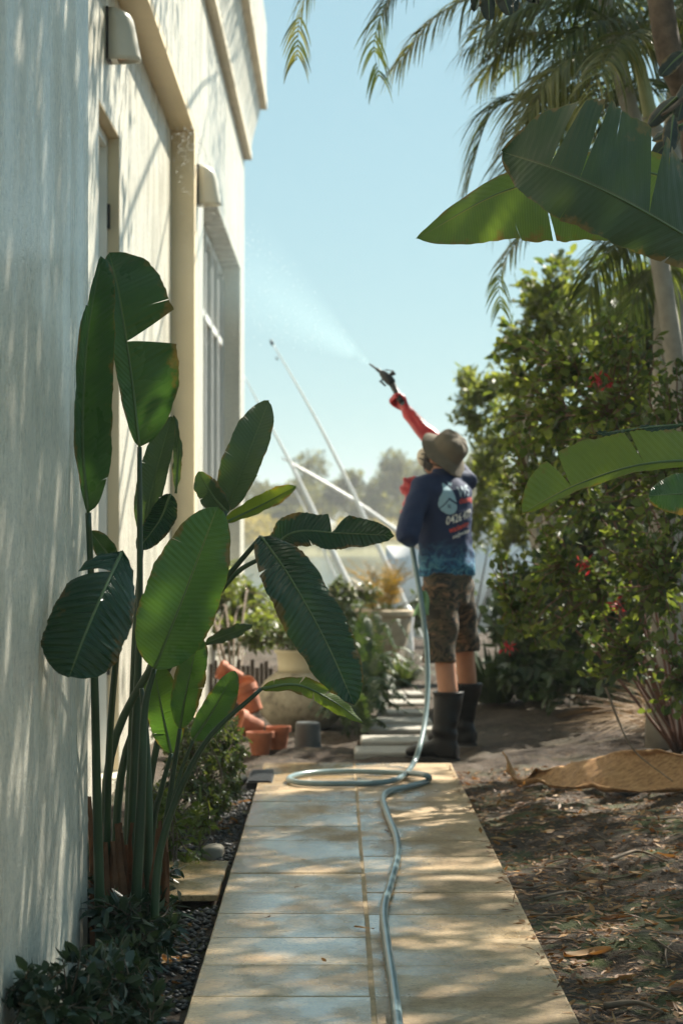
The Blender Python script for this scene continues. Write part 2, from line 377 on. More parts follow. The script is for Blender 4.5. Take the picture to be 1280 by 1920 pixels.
# ================================================================== THE SETTING
def hnoise(x, y, s, seed=0):
    """cheap smooth value noise on arrays"""
    x = x * s + seed * 17.3; y = y * s - seed * 9.1
    xi = np.floor(x).astype(np.int64); yi = np.floor(y).astype(np.int64); xf = x - xi; yf = y - yi
    def h(a, b):
        n = (a * 374761393 + b * 668265263 + seed * 144665) & 0x7fffffff
        n = ((n ^ (n >> 13)) * 1274126177) & 0x7fffffff
        return ((n ^ (n >> 16)) & 0xffff) / 65535.0
    u = xf * xf * (3 - 2 * xf); v = yf * yf * (3 - 2 * yf)
    return (h(xi, yi) * (1 - u) + h(xi + 1, yi) * u) * (1 - v) + (h(xi, yi + 1) * (1 - u) + h(xi + 1, yi + 1) * u) * v
def ground_z(x, y):
    x = np.asarray(x, float); y = np.asarray(y, float)
    ss = lambda a, b, q: (lambda u: u * u * (3 - 2 * u))(np.clip((q - a) / (b - a), 0, 1))
    z = -0.012 + 0.0 * x
    z = z + 0.03 * ss(0.62, 1.1, x) * ss(6, 10, y) * (1 - ss(26, 30, y)) + 0.26 * ss(0.9, 3.6, x) * (1 - ss(26, 30, y))
    rough = np.clip(ss(0.60, 0.72, x) + ss(-0.40, -0.55, x) + ss(12.3, 12.8, y), 0, 1)
    z = z + rough * ((hnoise(x, y, 3.1, 1) - 0.5) * 0.05 + (hnoise(x, y, 11, 2) - 0.5) * 0.022 + (hnoise(x, y, 31, 3) - 0.5) * 0.010)
    z = z - 0.02 * ss(-0.38, -0.5, x)
    z = z - 1.7 * ss(27.5, 33, y) + 2.2 * ss(178, 190, y)
    return z
def gz(x, y): return float(ground_z(np.array([x]), np.array([y]))[0])
def GP(px, py, dz=0.0):
    """the ground point seen at a pixel of the photograph"""
    y = G(py)
    for _ in range(6):
        x = (px - CX) * y / F; z = gz(x, y); y = F * (EYE - z) / (py - CY)
    x = (px - CX) * y / F
    return Vector((x, y, gz(x, y) + dz))

xs = np.unique(np.concatenate([np.linspace(-900, -30, 12), np.linspace(-30, -1.6, 14), np.arange(-1.6, 2.6, 0.028), np.linspace(2.6, 30, 20), np.linspace(30, 900, 12)]))
ys = np.unique(np.concatenate([np.linspace(-60, 4.5, 12), np.arange(4.5, 14.5, 0.035), np.linspace(14.5, 34, 80), np.linspace(34, 176, 16), np.linspace(176, 192, 12), np.linspace(192, 2500, 24)]))
XX, YY = np.meshgrid(xs, ys); ZZ = ground_z(XX, YY)
nx, ny = len(xs), len(ys)
vv = np.stack([XX.ravel(), YY.ravel(), ZZ.ravel()], 1)
ii = (np.arange(ny - 1)[:, None] * nx + np.arange(nx - 1)[None, :]).ravel()
ff = np.stack([ii, ii + 1, ii + 1 + nx, ii + nx], 1)
def np_mesh(name, v, f, tone=None):
    me = bpy.data.meshes.new(name); k = f.shape[1]
    me.vertices.add(len(v)); me.vertices.foreach_set('co', np.ascontiguousarray(v, np.float32).ravel())
    me.loops.add(f.size); me.loops.foreach_set('vertex_index', np.ascontiguousarray(f, np.int32).ravel())
    me.polygons.add(len(f)); me.polygons.foreach_set('loop_start', np.arange(0, f.size, k, dtype=np.int32))
    me.polygons.foreach_set('loop_total', np.full(len(f), k, np.int32))
    if tone is not None:
        at = me.attributes.new('tone', 'FLOAT', 'POINT'); at.data.foreach_set('value', np.ascontiguousarray(tone, np.float32))
    me.update(calc_edges=True); return me
tag(link('ground', np_mesh('ground', vv, ff), MAT['ground']), kind='structure')

# water of the inlet
m, t, b, o = mat_new('inlet_water')
b.inputs['Base Color'].default_value = (0.05, 0.075, 0.075, 1); b.inputs['Roughness'].default_value = 0.12
bump(t, b, noise(t, world(t, (0.5, 0.15, 1)), 2.0, 4), 0.35, 0.1)
MAT['water'] = m
wm = MB(); wm.add([(-600, 28.5, -0.7), (600, 28.5, -0.7), (600, 186, -0.7), (-600, 186, -0.7)], [(0, 1, 2, 3)])
tag(wm.build('water', m), kind='structure')

# the path: bedding sand, pavers two abreast, a strip of sand between
base = MB(); base.box(-0.364, 0.582, 3.0, 12.30, -0.05, 0.0282)
path = tag(base.build('path', MAT['sand']), kind='structure')
PW = 0.440
rw = random.Random(3)
pv = MB(); pv.cbox(-0.222, 0.222, -PW / 2 + .0018, PW / 2 - .0018, -0.02, 0.0, 0.0035)
pme = pv.mesh('paver'); pme.materials.append(MAT['paver'])
yrow = 12.30
k = 0
while yrow > 4.0:
    for cx, sh in ((-0.139, 0.0), (0.339, 0.012)):
        o = bpy.data.objects.new('paver', pme); C.objects.link(o); o.parent = path
        o.location = (cx + rw.uniform(-.0015, .0015), yrow - PW / 2 - (sh if k else 0), 0.030 + rw.uniform(-.0015, .0015))
        o.scale = (1.022 if cx < 0 else 1.094, 1, 1)
        o.rotation_euler = (rw.uniform(-.002, .002), rw.uniform(-.002, .002), rw.uniform(-.002, .002))
    yrow -= PW; k += 1
# side slab by the big plant, two pavers leading to the door
for i, (x, y) in enumerate(((-0.585, 8.06), (-0.585, 8.47))):
    o = bpy.data.objects.new('paver', pme); C.objects.link(o); o.parent = path; o.location = (x, y, 0.028); o.scale = (0.9, 0.92, 1)

# stepping slabs further on
sp_o = None
slabs = [(1417, 664, 836), (1396, 676, 822), (1374, 690, 815), (1360, 700, 808), (1343, 706, 802), (1325, 712, 798), (1308, 716, 794)]
ym = MB(); ym.box(0.0, 0.62, 12.4, 19.0, -0.10, -0.045)
stp = tag(ym.build('stepping_stone_path', MAT['sand']), kind='structure')
for py, xa, xb in slabs:
    y = G(py - 3); x0 = (xa - CX) * y / F; x1 = (xb - CX) * y / F
    q = MB(); d = 0.21 if py > 1390 else 0.19
    q.cbox(x0, x1, y - d, y + d, -0.04, 0.028, 0.008); q.build('stepping_stone', MAT['slab'], stp)

# ================================================================== HOUSE
XA, XB, XN = -1.07, -0.92, -0.70           # recessed wall, upper wall, near pier
YC, YP, YE = 6.83, 15.7, 24.2               # end of pier, end of recess, end of house
ZS = 3.81
house = thing('house', (-1.5, 12, 0), 'white rendered house with cornice running along the left of the path', 'house')
def hbox(name, mat, *a, parent=None):
    q = MB(); q.box(*a); return q.build(name, MAT[mat], parent or house)
hbox('wall', 'wall', -2.4, XN, 3.2, YC, -0.1, 6.2)
# recessed wall with a door opening
DY0, DY1, DZ = 10.9, 11.95, 3.16
hbox('wall', 'wall', -2.4, XA, YC + .002, DY0, -0.1, ZS + .4)
hbox('wall', 'wall', -2.4, XA, DY1, YP, -0.1, ZS + .4)
hbox('lintel', 'wall', -2.4, XA, DY0 + .001, DY1 - .001, DZ, ZS + .4)
door = hbox('door', 'white', XA - 0.15, XA - 0.10, DY0 + .05, DY1 - .05, 0.05, DZ - .06)
mg, tg, bgs, og = mat_new('dark_window_glass'); bgs.inputs['Base Color'].default_value = (0.02, 0.026, 0.028, 1); bgs.inputs['Roughness'].default_value = 0.05
MAT['glass'] = mg
for a in ((DY0 + .001, DY0 + .05, 0.02, DZ - .001), (DY1 - .05, DY1 - .001, 0.02, DZ - .001), (DY0 + .051, DY1 - .051, DZ - .06, DZ - .001)):
    q = MB(); q.box(XA - .14, XA - .058, *a); q.build('door_frame', MAT['white'], door)
q = MB(); q.box(XA - .099, XA - .090, DY0 + .14, DY1 - .14, .25, DZ - .18); q.build('pane', MAT['glass'], door)
q = MB(); q.box(XA - .057, XA - .044, DY1 - .045, DY1 - .012, 2.70, 2.82); q.build('hinge', MAT['hinge'], door)
q = MB(); q.box(XA - .057, XA - .044, DY1 - .045, DY1 - .012, 0.5, 0.62); q.build('hinge', MAT['hinge'], door)
for a in ((DY0 + .001, DY1 - .001, -.1, 0.02),):
    q = MB(); q.box(-2.3, XA + .02, *a); q.build('door_sill', MAT['trim'], house)
q = MB(); q.box(XA - .056, XA - .002, DY1 - .006, DY1 - .0005, .03, DZ - .002); q.build('jamb', MAT['cream'], door)
q = MB(); q.box(XA - .056, XA - .002, DY0 + .001, DY1 - .007, DZ - .008, DZ - .0015); q.build('jamb', MAT['cream'], door)
# soffit under the upper storey
hbox('soffit', 'cream', XA + .001, XB, YC + .003, YP, ZS, ZS + .05)
# pillar face and far wall with a window recess
WY0, WY1, WZ = 16.75, 23.2, 3.73
hbox('pillar', 'cream', -2.4, XB, YP + .001, YP + .30, -0.1, ZS + .05)
hbox('wall', 'wall', -2.4, XB, YP + .301, WY0, -0.1, ZS + .05)
hbox('wall', 'wall', -2.4, XB, WY1, YE, -0.1, ZS + .05)
hbox('window_head', 'wall', -2.4, XB, WY0 + .001, WY1 - .001, WZ, ZS + .05)
hbox('window_apron', 'wall', -2.4, XB, WY0 + .001, WY1 - .001, -0.1, 0.85)
win = hbox('window', 'glass', -1.16, -1.13, WY0 + .002, WY1 - .002, 0.852, WZ - .001)
for i in range(7):
    y = WY0 + .04 + (WY1 - WY0 - .08) * i / 6
    q = MB(); q.box(-1.129, -1.075, y - .035, y + .035, .86, WZ - .01); q.build('mullion', MAT['white'], win)
for z in (0.89, 3.0, WZ - .05):
    q = MB(); q.box(-1.128, -1.085, WY0 + .01, WY1 - .01, z - .03, z + .03); q.build('transom', MAT['white'], win)
# upper storey, string course, cove and eaves as one profile run along the house
def run(name, mat, prof, y0, y1):
    q = MB(); n = len(prof)
    q.add([(x, y, z) for y in (y0, y1) for x, z in prof], [tuple(range(n)), tuple(range(2 * n - 1, n - 1, -1))] + [(i, n + i, n + (i + 1) % n, (i + 1) % n) for i in range(n)])
    return q.build(name, MAT[mat], house)
run('wall', 'wall', [(-2.4, ZS + .051), (XB + .001, ZS + .051), (XB + .001, 4.93), (-2.4, 4.93)], YC + .004, YE)
run('string_course', 'trim', [(-2.4, 4.931), (-.845, 4.931), (-.845, 5.0), (-2.4, 5.0)], YC + .004, YE + .06)
run('cove', 'wall', [(-2.4, 5.001), (-.86, 5.001), (-.835, 5.15), (-.79, 5.32), (-.755, 5.45), (-2.4, 5.45)], YC + .004, YE + .05)
run('eaves', 'trim', [(-2.4, 5.451), (-.695, 5.451), (-.695, 5.56), (-2.4, 5.56)], YC + .004, YE + .14)
run('parapet', 'wall', [(-2.4, 5.561), (-.70, 5.561), (-.70, 6.3), (-2.4, 6.3)], YC + .004, YE + .12)

# wall lamps: half-round hoods on a back plate
def wall_lamp(y, x, z0, h, label):
    r = thing('wall_lamp', (x, y, z0), label, 'wall lamp', 'cream hooded wall lamps')
    q = MB(); w = 0.075
    q.box(x + .001, x + .012, y - w, y + w, z0, z0 + h); q.build('back_plate', MAT['hinge'], r)
    prof = []; n = 12; rows = 10; V = []; Fc = []
    for i in range(rows + 1):
        u = i / rows; zz = z0 + h * u
        k = 1.0 if u < .72 else .45 + .55 * math.sqrt(max(0.0, 1 - ((u - .72) / .28) ** 2))
        dep = (0.148 - 0.048 * u) * k; ww = w * (.6 + .4 * k)
        for j in range(n + 1):
            th = math.pi * j / n
            V.append((x + .013 + dep * math.sin(th) ** .8, y - ww * math.cos(th), zz))
    for i in range(rows):
        for j in range(n): Fc.append((i * (n + 1) + j, i * (n + 1) + j + 1, (i + 1) * (n + 1) + j + 1, (i + 1) * (n + 1) + j))
    Fc.append(tuple(rows * (n + 1) + j for j in range(n + 1)))
    q = MB(); q.add(V, Fc); ho = q.build('hood', MAT['lamp'], r, True)
    md = ho.modifiers.new('t', 'SOLIDIFY'); md.thickness = 0.008; md.offset = -1
    q = MB(); q.lathe([(0.01, 0), (0.038, .0), (0.045, .07), (0.02, .09)], (x + .062, y, z0 + .012), 14); q.build('reflector', MAT['copper'], r, True)
    q = MB(); q.box(x + .02, x + .05, y - .066, y + .066, z0 + .002, z0 + .010); q.build('grille', MAT['lamp'], r)
wall_lamp(11.3, XA, 3.405, 0.245, 'cream hooded wall lamp above the door, under the soffit')
wall_lamp(16.05, XB, 3.37, 0.265, 'cream hooded wall lamp on the corner beyond the soffit')
# ================================================================== PLANT BUILDERS
LEAF8_V = np.array([(0, 0, 0), (-.5, .38, .12), (0, .40, 0), (.5, .38, .12), (-.36, .72, .08), (0, .74, -.03), (.36, .72, .08), (0, 1, -.10)], float)
LEAF8_F = [(0, 3, 2), (0, 2, 1), (2, 3, 6), (2, 6, 5), (1, 2, 5), (1, 5, 4), (5, 6, 7), (4, 5, 7)]
LEAF2_V = np.array([(0, 0, 0), (-.5, .5, .08), (.5, .5, .08), (0, 1, -.05)], float)
LEAF2_F = [(0, 2, 3), (0, 3, 1)]
def leaf_cloud(name, pos, direc, length, width, mat, parent, rng, tpl=8, tone=None, roll=1.0):
    """many small leaves as one mesh"""
    TV, TF = (LEAF8_V, LEAF8_F) if tpl == 8 else (LEAF2_V, LEAF2_F)
    n = len(pos); pos = np.asarray(pos, float); d = np.asarray(direc, float)
    d = d / np.maximum(np.linalg.norm(d, axis=1, keepdims=True), 1e-9)
    up = np.tile(np.array([0, 0, 1.0]), (n, 1)) + rng.normal(0, roll, (n, 3))
    s = np.cross(d, up); s /= np.maximum(np.linalg.norm(s, axis=1, keepdims=True), 1e-9); nn = np.cross(s, d)
    length = np.broadcast_to(np.asarray(length, float), (n,)); width = np.broadcast_to(np.asarray(width, float), (n,))
    V = pos[:, None, :] + s[:, None, :] * (TV[None, :, 0:1] * width[:, None, None]) + d[:, None, :] * (TV[None, :, 1:2] * length[:, None, None]) + nn[:, None, :] * (TV[None, :, 2:3] * width[:, None, None])
    f = np.array(TF); Fa = (np.arange(n)[:, None, None] * len(TV) + f[None]).reshape(-1, 3)
    tn = rng.random(n) if tone is None else np.asarray(tone)
    me = np_mesh(name, V.reshape(-1, 3), Fa, np.repeat(tn, len(TV)))
    o = link(name, me, mat, parent, False)
    o['kind'] = 'stuff'
    return o

def bush(name, label, cat, base, blobs, mat, seed, n_twigs=200, per=10, llen=0.04, lwid=0.024, stems=6, stem_r=0.012, tlen=0.3, stemmat='twig', tpl=8, group=None, shell=0.5, droop=0.0, parentless=False, tone_pow=1.0, twig_r=0.003):
    """stems from the base, twigs through the crown's volume, leaves along the twigs"""
    rng = np.random.default_rng(seed)
    root = thing(name, base, label, cat, group)
    st = MB(); wts = np.array([b[1][0] * b[1][1] * b[1][2] for b in blobs]) ** .7; wts /= wts.sum()
    bp = np.array(base, float); stem_pts = []
    for i in range(stems):
        c, r = blobs[rng.choice(len(blobs), p=wts)]
        e = np.array(c) + rng.uniform(-.6, .6, 3) * np.array(r)
        mid = bp * .45 + e * .55 + rng.normal(0, .06, 3) * np.linalg.norm(e - bp); mid[2] += .1 * np.linalg.norm(e - bp)
        pl = catmull([bp + rng.normal(0, .02, 3) * np.array([1, 1, 0]), mid, e], 9)
        st.tube(pl, [stem_r * (1 - .8 * q / 9) for q in range(10)], 6)
        stem_pts += [np.array(p) for p in pl[3:]]
    sp = np.array(stem_pts)
    LP, LD = [], []
    for i in range(n_twigs):
        c, r = blobs[rng.choice(len(blobs), p=wts)]
        u = rng.normal(0, 1, 3); u /= np.linalg.norm(u); rad = rng.random() ** shell
        e = np.array(c) + u * rad * np.array(r)
        a = sp[np.argmin(((sp - e) ** 2).sum(1) + rng.random(len(sp)) * .02)]
        dv = e - a; ln = np.linalg.norm(dv)
        if ln > tlen: a2 = e - dv / ln * tlen
        else: a2 = a
        mid = (a2 + e) / 2 + rng.normal(0, .10, 3) * tlen; e = e + np.array([0, 0, -droop * tlen])
        pl = catmull([a2, mid, e], 5)
        st.tube(pl, [twig_r, twig_r, twig_r * .9, twig_r * .8, twig_r * .6, twig_r * .4], 3, cap=False)
        if ln > tlen and rng.random() < .5: st.tube([a, a * .5 + a2 * .5 + rng.normal(0, .04, 3) * ln, a2], [twig_r * 1.6, twig_r * 1.3, twig_r], 3, cap=False)
        tv = np.array(e - mid); tv /= max(1e-6, np.linalg.norm(tv))
        for j in range(per):
            q = (j + rng.random()) / per; k = q * 5; i0 = min(int(k), 4); p = pl[i0].lerp(pl[i0 + 1], k - i0)
            w = rng.normal(0, 1, 3); w -= tv * w.dot(tv); w /= max(1e-6, np.linalg.norm(w))
            LP.append(np.array(p)); LD.append(w * .9 + tv * .8 + np.array([0, 0, -.15 - droop]))
    n = len(LP)
    st.build('stem', MAT[stemmat], root, True)
    leaf_cloud('foliage', LP, LD, llen * rng.uniform(.4, 1.45, n), lwid * rng.uniform(.5, 1.35, n), MAT[mat], root, rng, tpl, rng.random(n) ** tone_pow)
    return root, np.array(LP), rng

def leaf_profile(t):
    return max(0.0, 1 - abs(2 * (t ** .92) - 1) ** 2.5) ** .62
def big_leaf(parent, mid, wl, wr, side, mat, fold=0.25, cup=0.0, splits_l=(), splits_r=(), nv=54, nu=9, corr=0.0022, ncorr=30, gap=0.012, seed=0, twist=0.0, edge_wave=0.006, label=None, skew=.10, prof=leaf_profile, tears=1):
    """a paddle leaf: midrib points, half widths (m), hint vector for the left side; splits are tears (place, gap, depth) in a half"""
    rng = random.Random(seed)
    S0 = Vector(side).normalized(); Lm = catmull(mid, 60)
    def midp(t):
        u = min(max(t, 0), 1) * 60; i = min(int(u), 59); return Lm[i].lerp(Lm[i + 1], u - i)
    V, UV, Fc = [], [], []
    ph = rng.random() * 6
    for sgn, wd, sp in ((1, wl, splits_l), (-1, wr, splits_r)):
        cut = {}
        for x in sp:
            x = tuple(x) if hasattr(x, '__len__') else (x, gap)
            cut[x[0]] = (x[1], x[2] if len(x) > 2 else 0.0)
        for _ in range(tears):
            x = rng.uniform(.10, .92)
            if all(abs(x - c) > .05 for c in cut): cut[x] = (rng.uniform(.001, .005), rng.uniform(.55, .93))
        ts = [0.0] + sorted(cut) + [1.0]
        w1, w2, w3 = rng.uniform(0, 6), rng.uniform(0, 6), rng.uniform(0, 6)
        for a, bb in zip(ts[:-1], ts[1:]):
            rows = max(3, int(nv * (bb - a)) + 1); b0 = len(V)
            lift = rng.uniform(-.010, .010)
            ga, sa = cut.get(a, (0, 0)); gb, sb = cut.get(bb, (0, 0))
            for i in range(rows + 1):
                for j in range(nu + 1):
                    s = j / nu
                    ta = a + ga * max(0, (s - sa) / (1 - sa)) ** 1.2; tb = bb - gb * max(0, (s - sb) / (1 - sb)) ** 1.2
                    t = ta + (tb - ta) * i / rows
                    tt = min(max(t + skew * s * 0.6 * (1 - t) * min(1, t * 4), 0), 1)   # veins sweep forward
                    T = (midp(min(t + .02, 1)) - midp(max(t - .02, 0))).normalized()
                    S = S0 - T * S0.dot(T); S = S.normalized()
                    Nn = T.cross(S)
                    if twist:
                        an = twist * (t - .5); S, Nn = S * math.cos(an) + Nn * math.sin(an), Nn * math.cos(an) - S * math.sin(an)
                    rag = 1 + .018 * math.sin(t * 23 + w1) + .012 * math.sin(t * 57 + w2) + .008 * math.sin(t * 131 + w3)
                    w = wd * prof(t) * s * rag
                    fo = fold + .10 * math.sin(t * 5 + w1)
                    p = midp(tt) + S * (sgn * w * math.cos(fo)) + Nn * (w * math.sin(fo))
                    p = p + Nn * (cup * w * w / max(wd, 1e-3)) + Nn * (lift * max(0, s - .6) ** 2 * 4)
                    env = min(1, s * 5) * (1 - .3 * s)
                    p = p + Nn * (corr * env * math.sin(2 * math.pi * ncorr * (t - skew * s * .2) + ph + .8 * math.sin(t * 17 + w2)))
                    p = p + Nn * (edge_wave * s * s * (math.sin(18 * t + ph * 2 + sgn) + .5 * math.sin(41 * t + w3)))
                    V.append(p); UV.append((.5 + .5 * sgn * s, t))
            for i in range(rows):
                for j in range(nu):
                    q = b0 + i * (nu + 1) + j
                    f = (q, q + 1, q + nu + 2, q + nu + 1)
                    Fc.append(f if sgn < 0 else f[::-1])
    me = bpy.data.meshes.new('leaf'); me.from_pydata([tuple(v) for v in V], [], Fc)
    uvl = me.uv_layers.new(name='UVMap'); fl = np.array([UV[i] for f in Fc for i in f], np.float32).ravel(); uvl.data.foreach_set('uv', fl)
    o = link('leaf', me, MAT[mat], parent, True)
    r = MB(); n = 30                                     # the midrib stands proud of the blade
    r.tube([midp(i / n) for i in range(n + 1)], [max(.0006, .0048 * (1 - i / n) ** .8) for i in range(n + 1)], 6)
    r.build('midrib', MAT['midrib'], o, True)
    if label: o['label'] = label
    return o
def stalk(parent, pts, r0, r1, mat='stalk', n=22, name='stalk'):
    q = MB(); pl = catmull(pts, n); q.tube(pl, [r0 + (r1 - r0) * i / n for i in range(n + 1)], 10); return q.build(name, MAT[mat], parent, True)

def frond(parent, pts, llen, nleaf, mat, seed, droop=0.5, spread=1.0, lw=0.020, r0=0.012, stalkmat='crownshaft', start=0.12, lift=0.25, tone=(0, 1), tip=0.30, name='frond', vee=0.35):
    """feather palm frond: rachis with two rows of narrow leaflets that hang with their weight"""
    rng = np.random.default_rng(seed); K = 40; pl0 = catmull(pts, 120)
    cl = np.concatenate([[0], np.cumsum([(pl0[i + 1] - pl0[i]).length for i in range(120)])])
    pl = [pl0[min(120, int(np.searchsorted(cl, cl[-1] * i / K)))] for i in range(K + 1)]      # even steps along the rachis
    q = MB(); q.tube(pl, [max(.0012, r0 * (1 - .92 * i / K)) for i in range(K + 1)], 6)
    V, Fc, TN = [], [], []; b = len(q.v)
    for i in range(nleaf):
        t = start + (1 - start) * (i + .5) / nleaf
        u = t * K; k = min(int(u), K - 1); root = pl[k].lerp(pl[k + 1], u - k)
        T = (pl[min(k + 2, K)] - pl[max(k - 1, 0)]).normalized()
        S = T.cross(Vector((0, 0, 1)))
        if S.length < .2: S = T.cross(Vector((0, -1, .2)))
        S.normalize(); U = S.cross(T)
        xx = (t - start) / (1 - start); env = (.55 + .45 * math.sin(math.pi * min(1, xx * 1.15 + .1))) if xx < .6 else (.55 + .45 * math.sin(math.pi * .79)) * (1 - (xx - .6) / .4 * .50)
        tn = rng.uniform(*tone)
        for sg in (-1, 1):
            if rng.random() < (.03 if xx < .8 else .3): continue
            ln = llen * env * rng.uniform(.85, 1.1)
            fw = .55 + .7 * t + rng.normal(0, .07)
            d = (S * sg * spread + T * fw * (1 if xx < .7 else .8) + U * (vee + rng.normal(0, .10))).normalized()
            dr = droop * rng.uniform(.7, 1.3); seg = 5
            wv = d.cross(U).normalized()
            if rng.random() < .3: wv = (wv + U * rng.normal(0, .6)).normalized()
            base_i = len(V) + b
            for s in range(seg + 1):
                x = s / seg
                p = root + d * (ln * x * (1 - .25 * dr * x)) + Vector((0, 0, -dr * ln * x * x * .9))
                w = lw * .5 * (.45 + .55 * min(1, env / .8)) * (1 - x ** 2.2) * min(1, .45 + x * 3) + .0006
                V += [p - wv * w, p + wv * w]
            for s in range(seg):
                a = base_i + 2 * s; Fc.append((a, a + 1, a + 3, a + 2))
            TN += [min(1, max(0, tn + rng.normal(0, .12)))] * (2 * (seg + 1))
    q.v += [tuple(v) for v in V]; q.f += Fc; q.m += [1] * len(Fc); q.tone += TN
    return q.build(name, [MAT[stalkmat], MAT[mat]], parent, True)

def tuft(name, label, cat, base, n, ln, width, mat, seed, spread=0.8, droop=0.8, tone=(0, 1), group=None, lean=(0, 0, 0), rad=.06, partname='blades'):
    """a tuft of arching strap leaves"""
    rng = np.random.default_rng(seed); root = thing(name, base, label, cat, group); q = MB(); bp = Vector(base)
    for i in range(n):
        a = rng.uniform(0, 2 * math.pi); k = rng.uniform(.1, 1) * spread
        d = (Vector((math.cos(a) * k, math.sin(a) * k, 1)) + Vector(lean)).normalized(); l = ln * rng.uniform(.6, 1.15); dr = droop * rng.uniform(.5, 1.3)
        s = Vector((-math.sin(a), math.cos(a), rng.normal(0, .2))).normalized()
        r0 = bp + Vector((math.cos(a), math.sin(a), 0)) * rad * rng.random()
        V, Fc = [], []; seg = 6
        for j in range(seg + 1):
            x = j / seg; p = r0 + d * l * x + Vector((math.cos(a) * k, math.sin(a) * k, 0)) * (.35 * dr * l * x * x) + Vector((0, 0, -dr * l * x * x * .62))
            p.z = max(p.z, bp.z + .004); w = width * .5 * (1 - x ** 2) + .0008
            V += [p - s * w, p + s * w]
        for j in range(seg): Fc.append((2 * j, 2 * j + 1, 2 * j + 3, 2 * j + 2))
        q.add(V, Fc, 0, rng.uniform(*tone))
    o = q.build(partname, MAT[mat], root, True); o['kind'] = 'stuff'
    return root
# ================================================================== BIG STRELITZIA BY THE WALL
def px_pts(lst, Y): return [P(a[0], a[1], Y + (a[2] if len(a) > 2 else 0)) for a in lst]
bop = thing('giant_strelitzia', P(240, 1778, 7.0), 'clump of tall paddle-leaved strelitzia growing against the white wall', 'plant')
def LF(mid, Y, wl, wr, side, mat='bop', parent=None, **kw):
    s = Y / F
    return big_leaf(parent or bop, px_pts(mid, Y), wl * s, wr * s, (side[0], side[2] if len(side) > 2 else 0, -side[1]), mat, **kw)
LF([(166, 962), (156, 820), (164, 640), (190, 480, .05)], 6.40, 16, 66, (-1, 0, .25), 'bop', fold=.18, seed=1, corr=.0012, cup=.1)
LF([(262, 838), (246, 700), (224, 560), (205, 474, .06)], 6.75, 30, 94, (-1, 0, -.2), 'bop', fold=.22, splits_r=((.47, .075),), seed=2, corr=.0015)
LF([(268, 1005), (292, 890), (322, 780)], 7.35, 32, 24, (-1, 0, 0), 'bopmatte', fold=.3, seed=3)
LF([(320, 926), (300, 975), (258, 1032, -.03)], 7.29, 27, 24, (.8, .6, 0), 'bopdark', fold=-.2, seed=4, corr=.004, ncorr=14)
LF([(228, 1036, .12), (196, 1105, -.02), (158, 1195, -.10), (130, 1270, -.14)], 5.80, 74, 76, (.92, .4, .05), 'bopdark', fold=-.16, seed=5, corr=.0066, ncorr=17, cup=-.25, splits_r=((.18, .02),), prof=lambda t: max(0, 1 - abs(2 * t - 1) ** 3.2) ** .6)
LF([(290, 1254), (340, 1130), (408, 950, .05)], 6.74, 74, 70, (-.92, -.38, 0), 'bopmid', fold=.14, seed=6, corr=.0014, ncorr=36)
LF([(322, 1412), (304, 1330), (286, 1236)], 7.19, 30, 38, (-1, 0, 0), 'bopmid', fold=.1, seed=7)
LF([(338, 1366), (352, 1285), (374, 1188)], 7.13, 28, 32, (-1, 0, .2), 'bopmid', fold=.2, seed=8)
LF([(362, 1388), (398, 1335), (441, 1258)], 6.99, 24, 34, (-.85, -.5, 0), 'bopmid', fold=.2, seed=9, corr=.001)
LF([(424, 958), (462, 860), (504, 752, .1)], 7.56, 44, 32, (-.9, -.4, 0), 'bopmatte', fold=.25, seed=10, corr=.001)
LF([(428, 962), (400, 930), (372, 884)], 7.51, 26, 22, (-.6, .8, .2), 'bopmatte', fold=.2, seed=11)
LF([(422, 980), (490, 947), (555, 912)], 7.26, 20, 17, (-.4, -.9, .2), 'boplime', fold=.5, seed=12, corr=.001)
LF([(490, 1006, .05), (545, 1085, -.06), (612, 1205, -.16), (664, 1322, -.22)], 6.97, 56, 58, (.85, -.5, .35), 'bopdark', fold=.30, seed=13, corr=.0042, ncorr=28, cup=-.2)
LF([(498, 1042), (552, 998), (640, 1000), (738, 1004, -.1)], 7.35, 38, 36, (0, -1, .55), 'bopdark', fold=.10, splits_l=((.60, .06),), seed=14, corr=.0036, ncorr=26)
LF([(490, 1291), (556, 1284), (620, 1312), (680, 1354)], 6.65, 20, 17, (.2, -1, .5), 'boplime', fold=-.35, splits_l=(.35, .6), splits_r=(.5,), seed=15, corr=.002)
LF([(216, 1062), (196, 1030), (170, 996)], 7.19, 18, 22, (-.7, .7, 0), 'bop', fold=.2, seed=16)
LF([(385, 1208), (428, 1190), (474, 1172)], 7.51, 15, 13, (0, -1, .3), 'bopmatte', fold=.3, seed=17)
LF([(330, 925), (334, 850), (326, 778)], 7.44, 10, 9, (-1, 0, .3), 'bopmatte', fold=.2, seed=18)
def ST(pts, Y, w0, w1, **kw): return stalk(bop, px_pts(pts, Y), w0 * Y / F / 2, w1 * Y / F / 2, **kw)
ST([(190, 1770, .25), (183, 1500, .2), (176, 1200, .1), (166, 962, 0)], 6.42, 22, 11)
ST([(240, 1768), (252, 1450), (262, 1150), (262, 838)], 7.10, 22, 9)
ST([(232, 1768), (246, 1420), (254, 1180), (268, 1005)], 7.29, 18, 8)
ST([(200, 1770, .95), (205, 1420, .8), (222, 1200, .5), (240, 1075, .15), (228, 1036, 0)], 5.95, 18, 8)
ST([(252, 1768), (266, 1480), (272, 1330), (290, 1254)], 6.79, 22, 10)
ST([(282, 1768), (287, 1560), (303, 1480), (322, 1412)], 7.15, 16, 8)
ST([(292, 1680), (318, 1500), (338, 1366)], 7.10, 14, 8)
ST([(296, 1660), (330, 1480), (362, 1388)], 7.01, 10, 6)
ST([(206, 1768), (204, 1440), (285, 1250), (400, 1112), (490, 1006)], 7.06, 20, 9)
ST([(214, 1768), (232, 1430), (330, 1230), (432, 1086), (498, 1042)], 7.33, 18, 8)
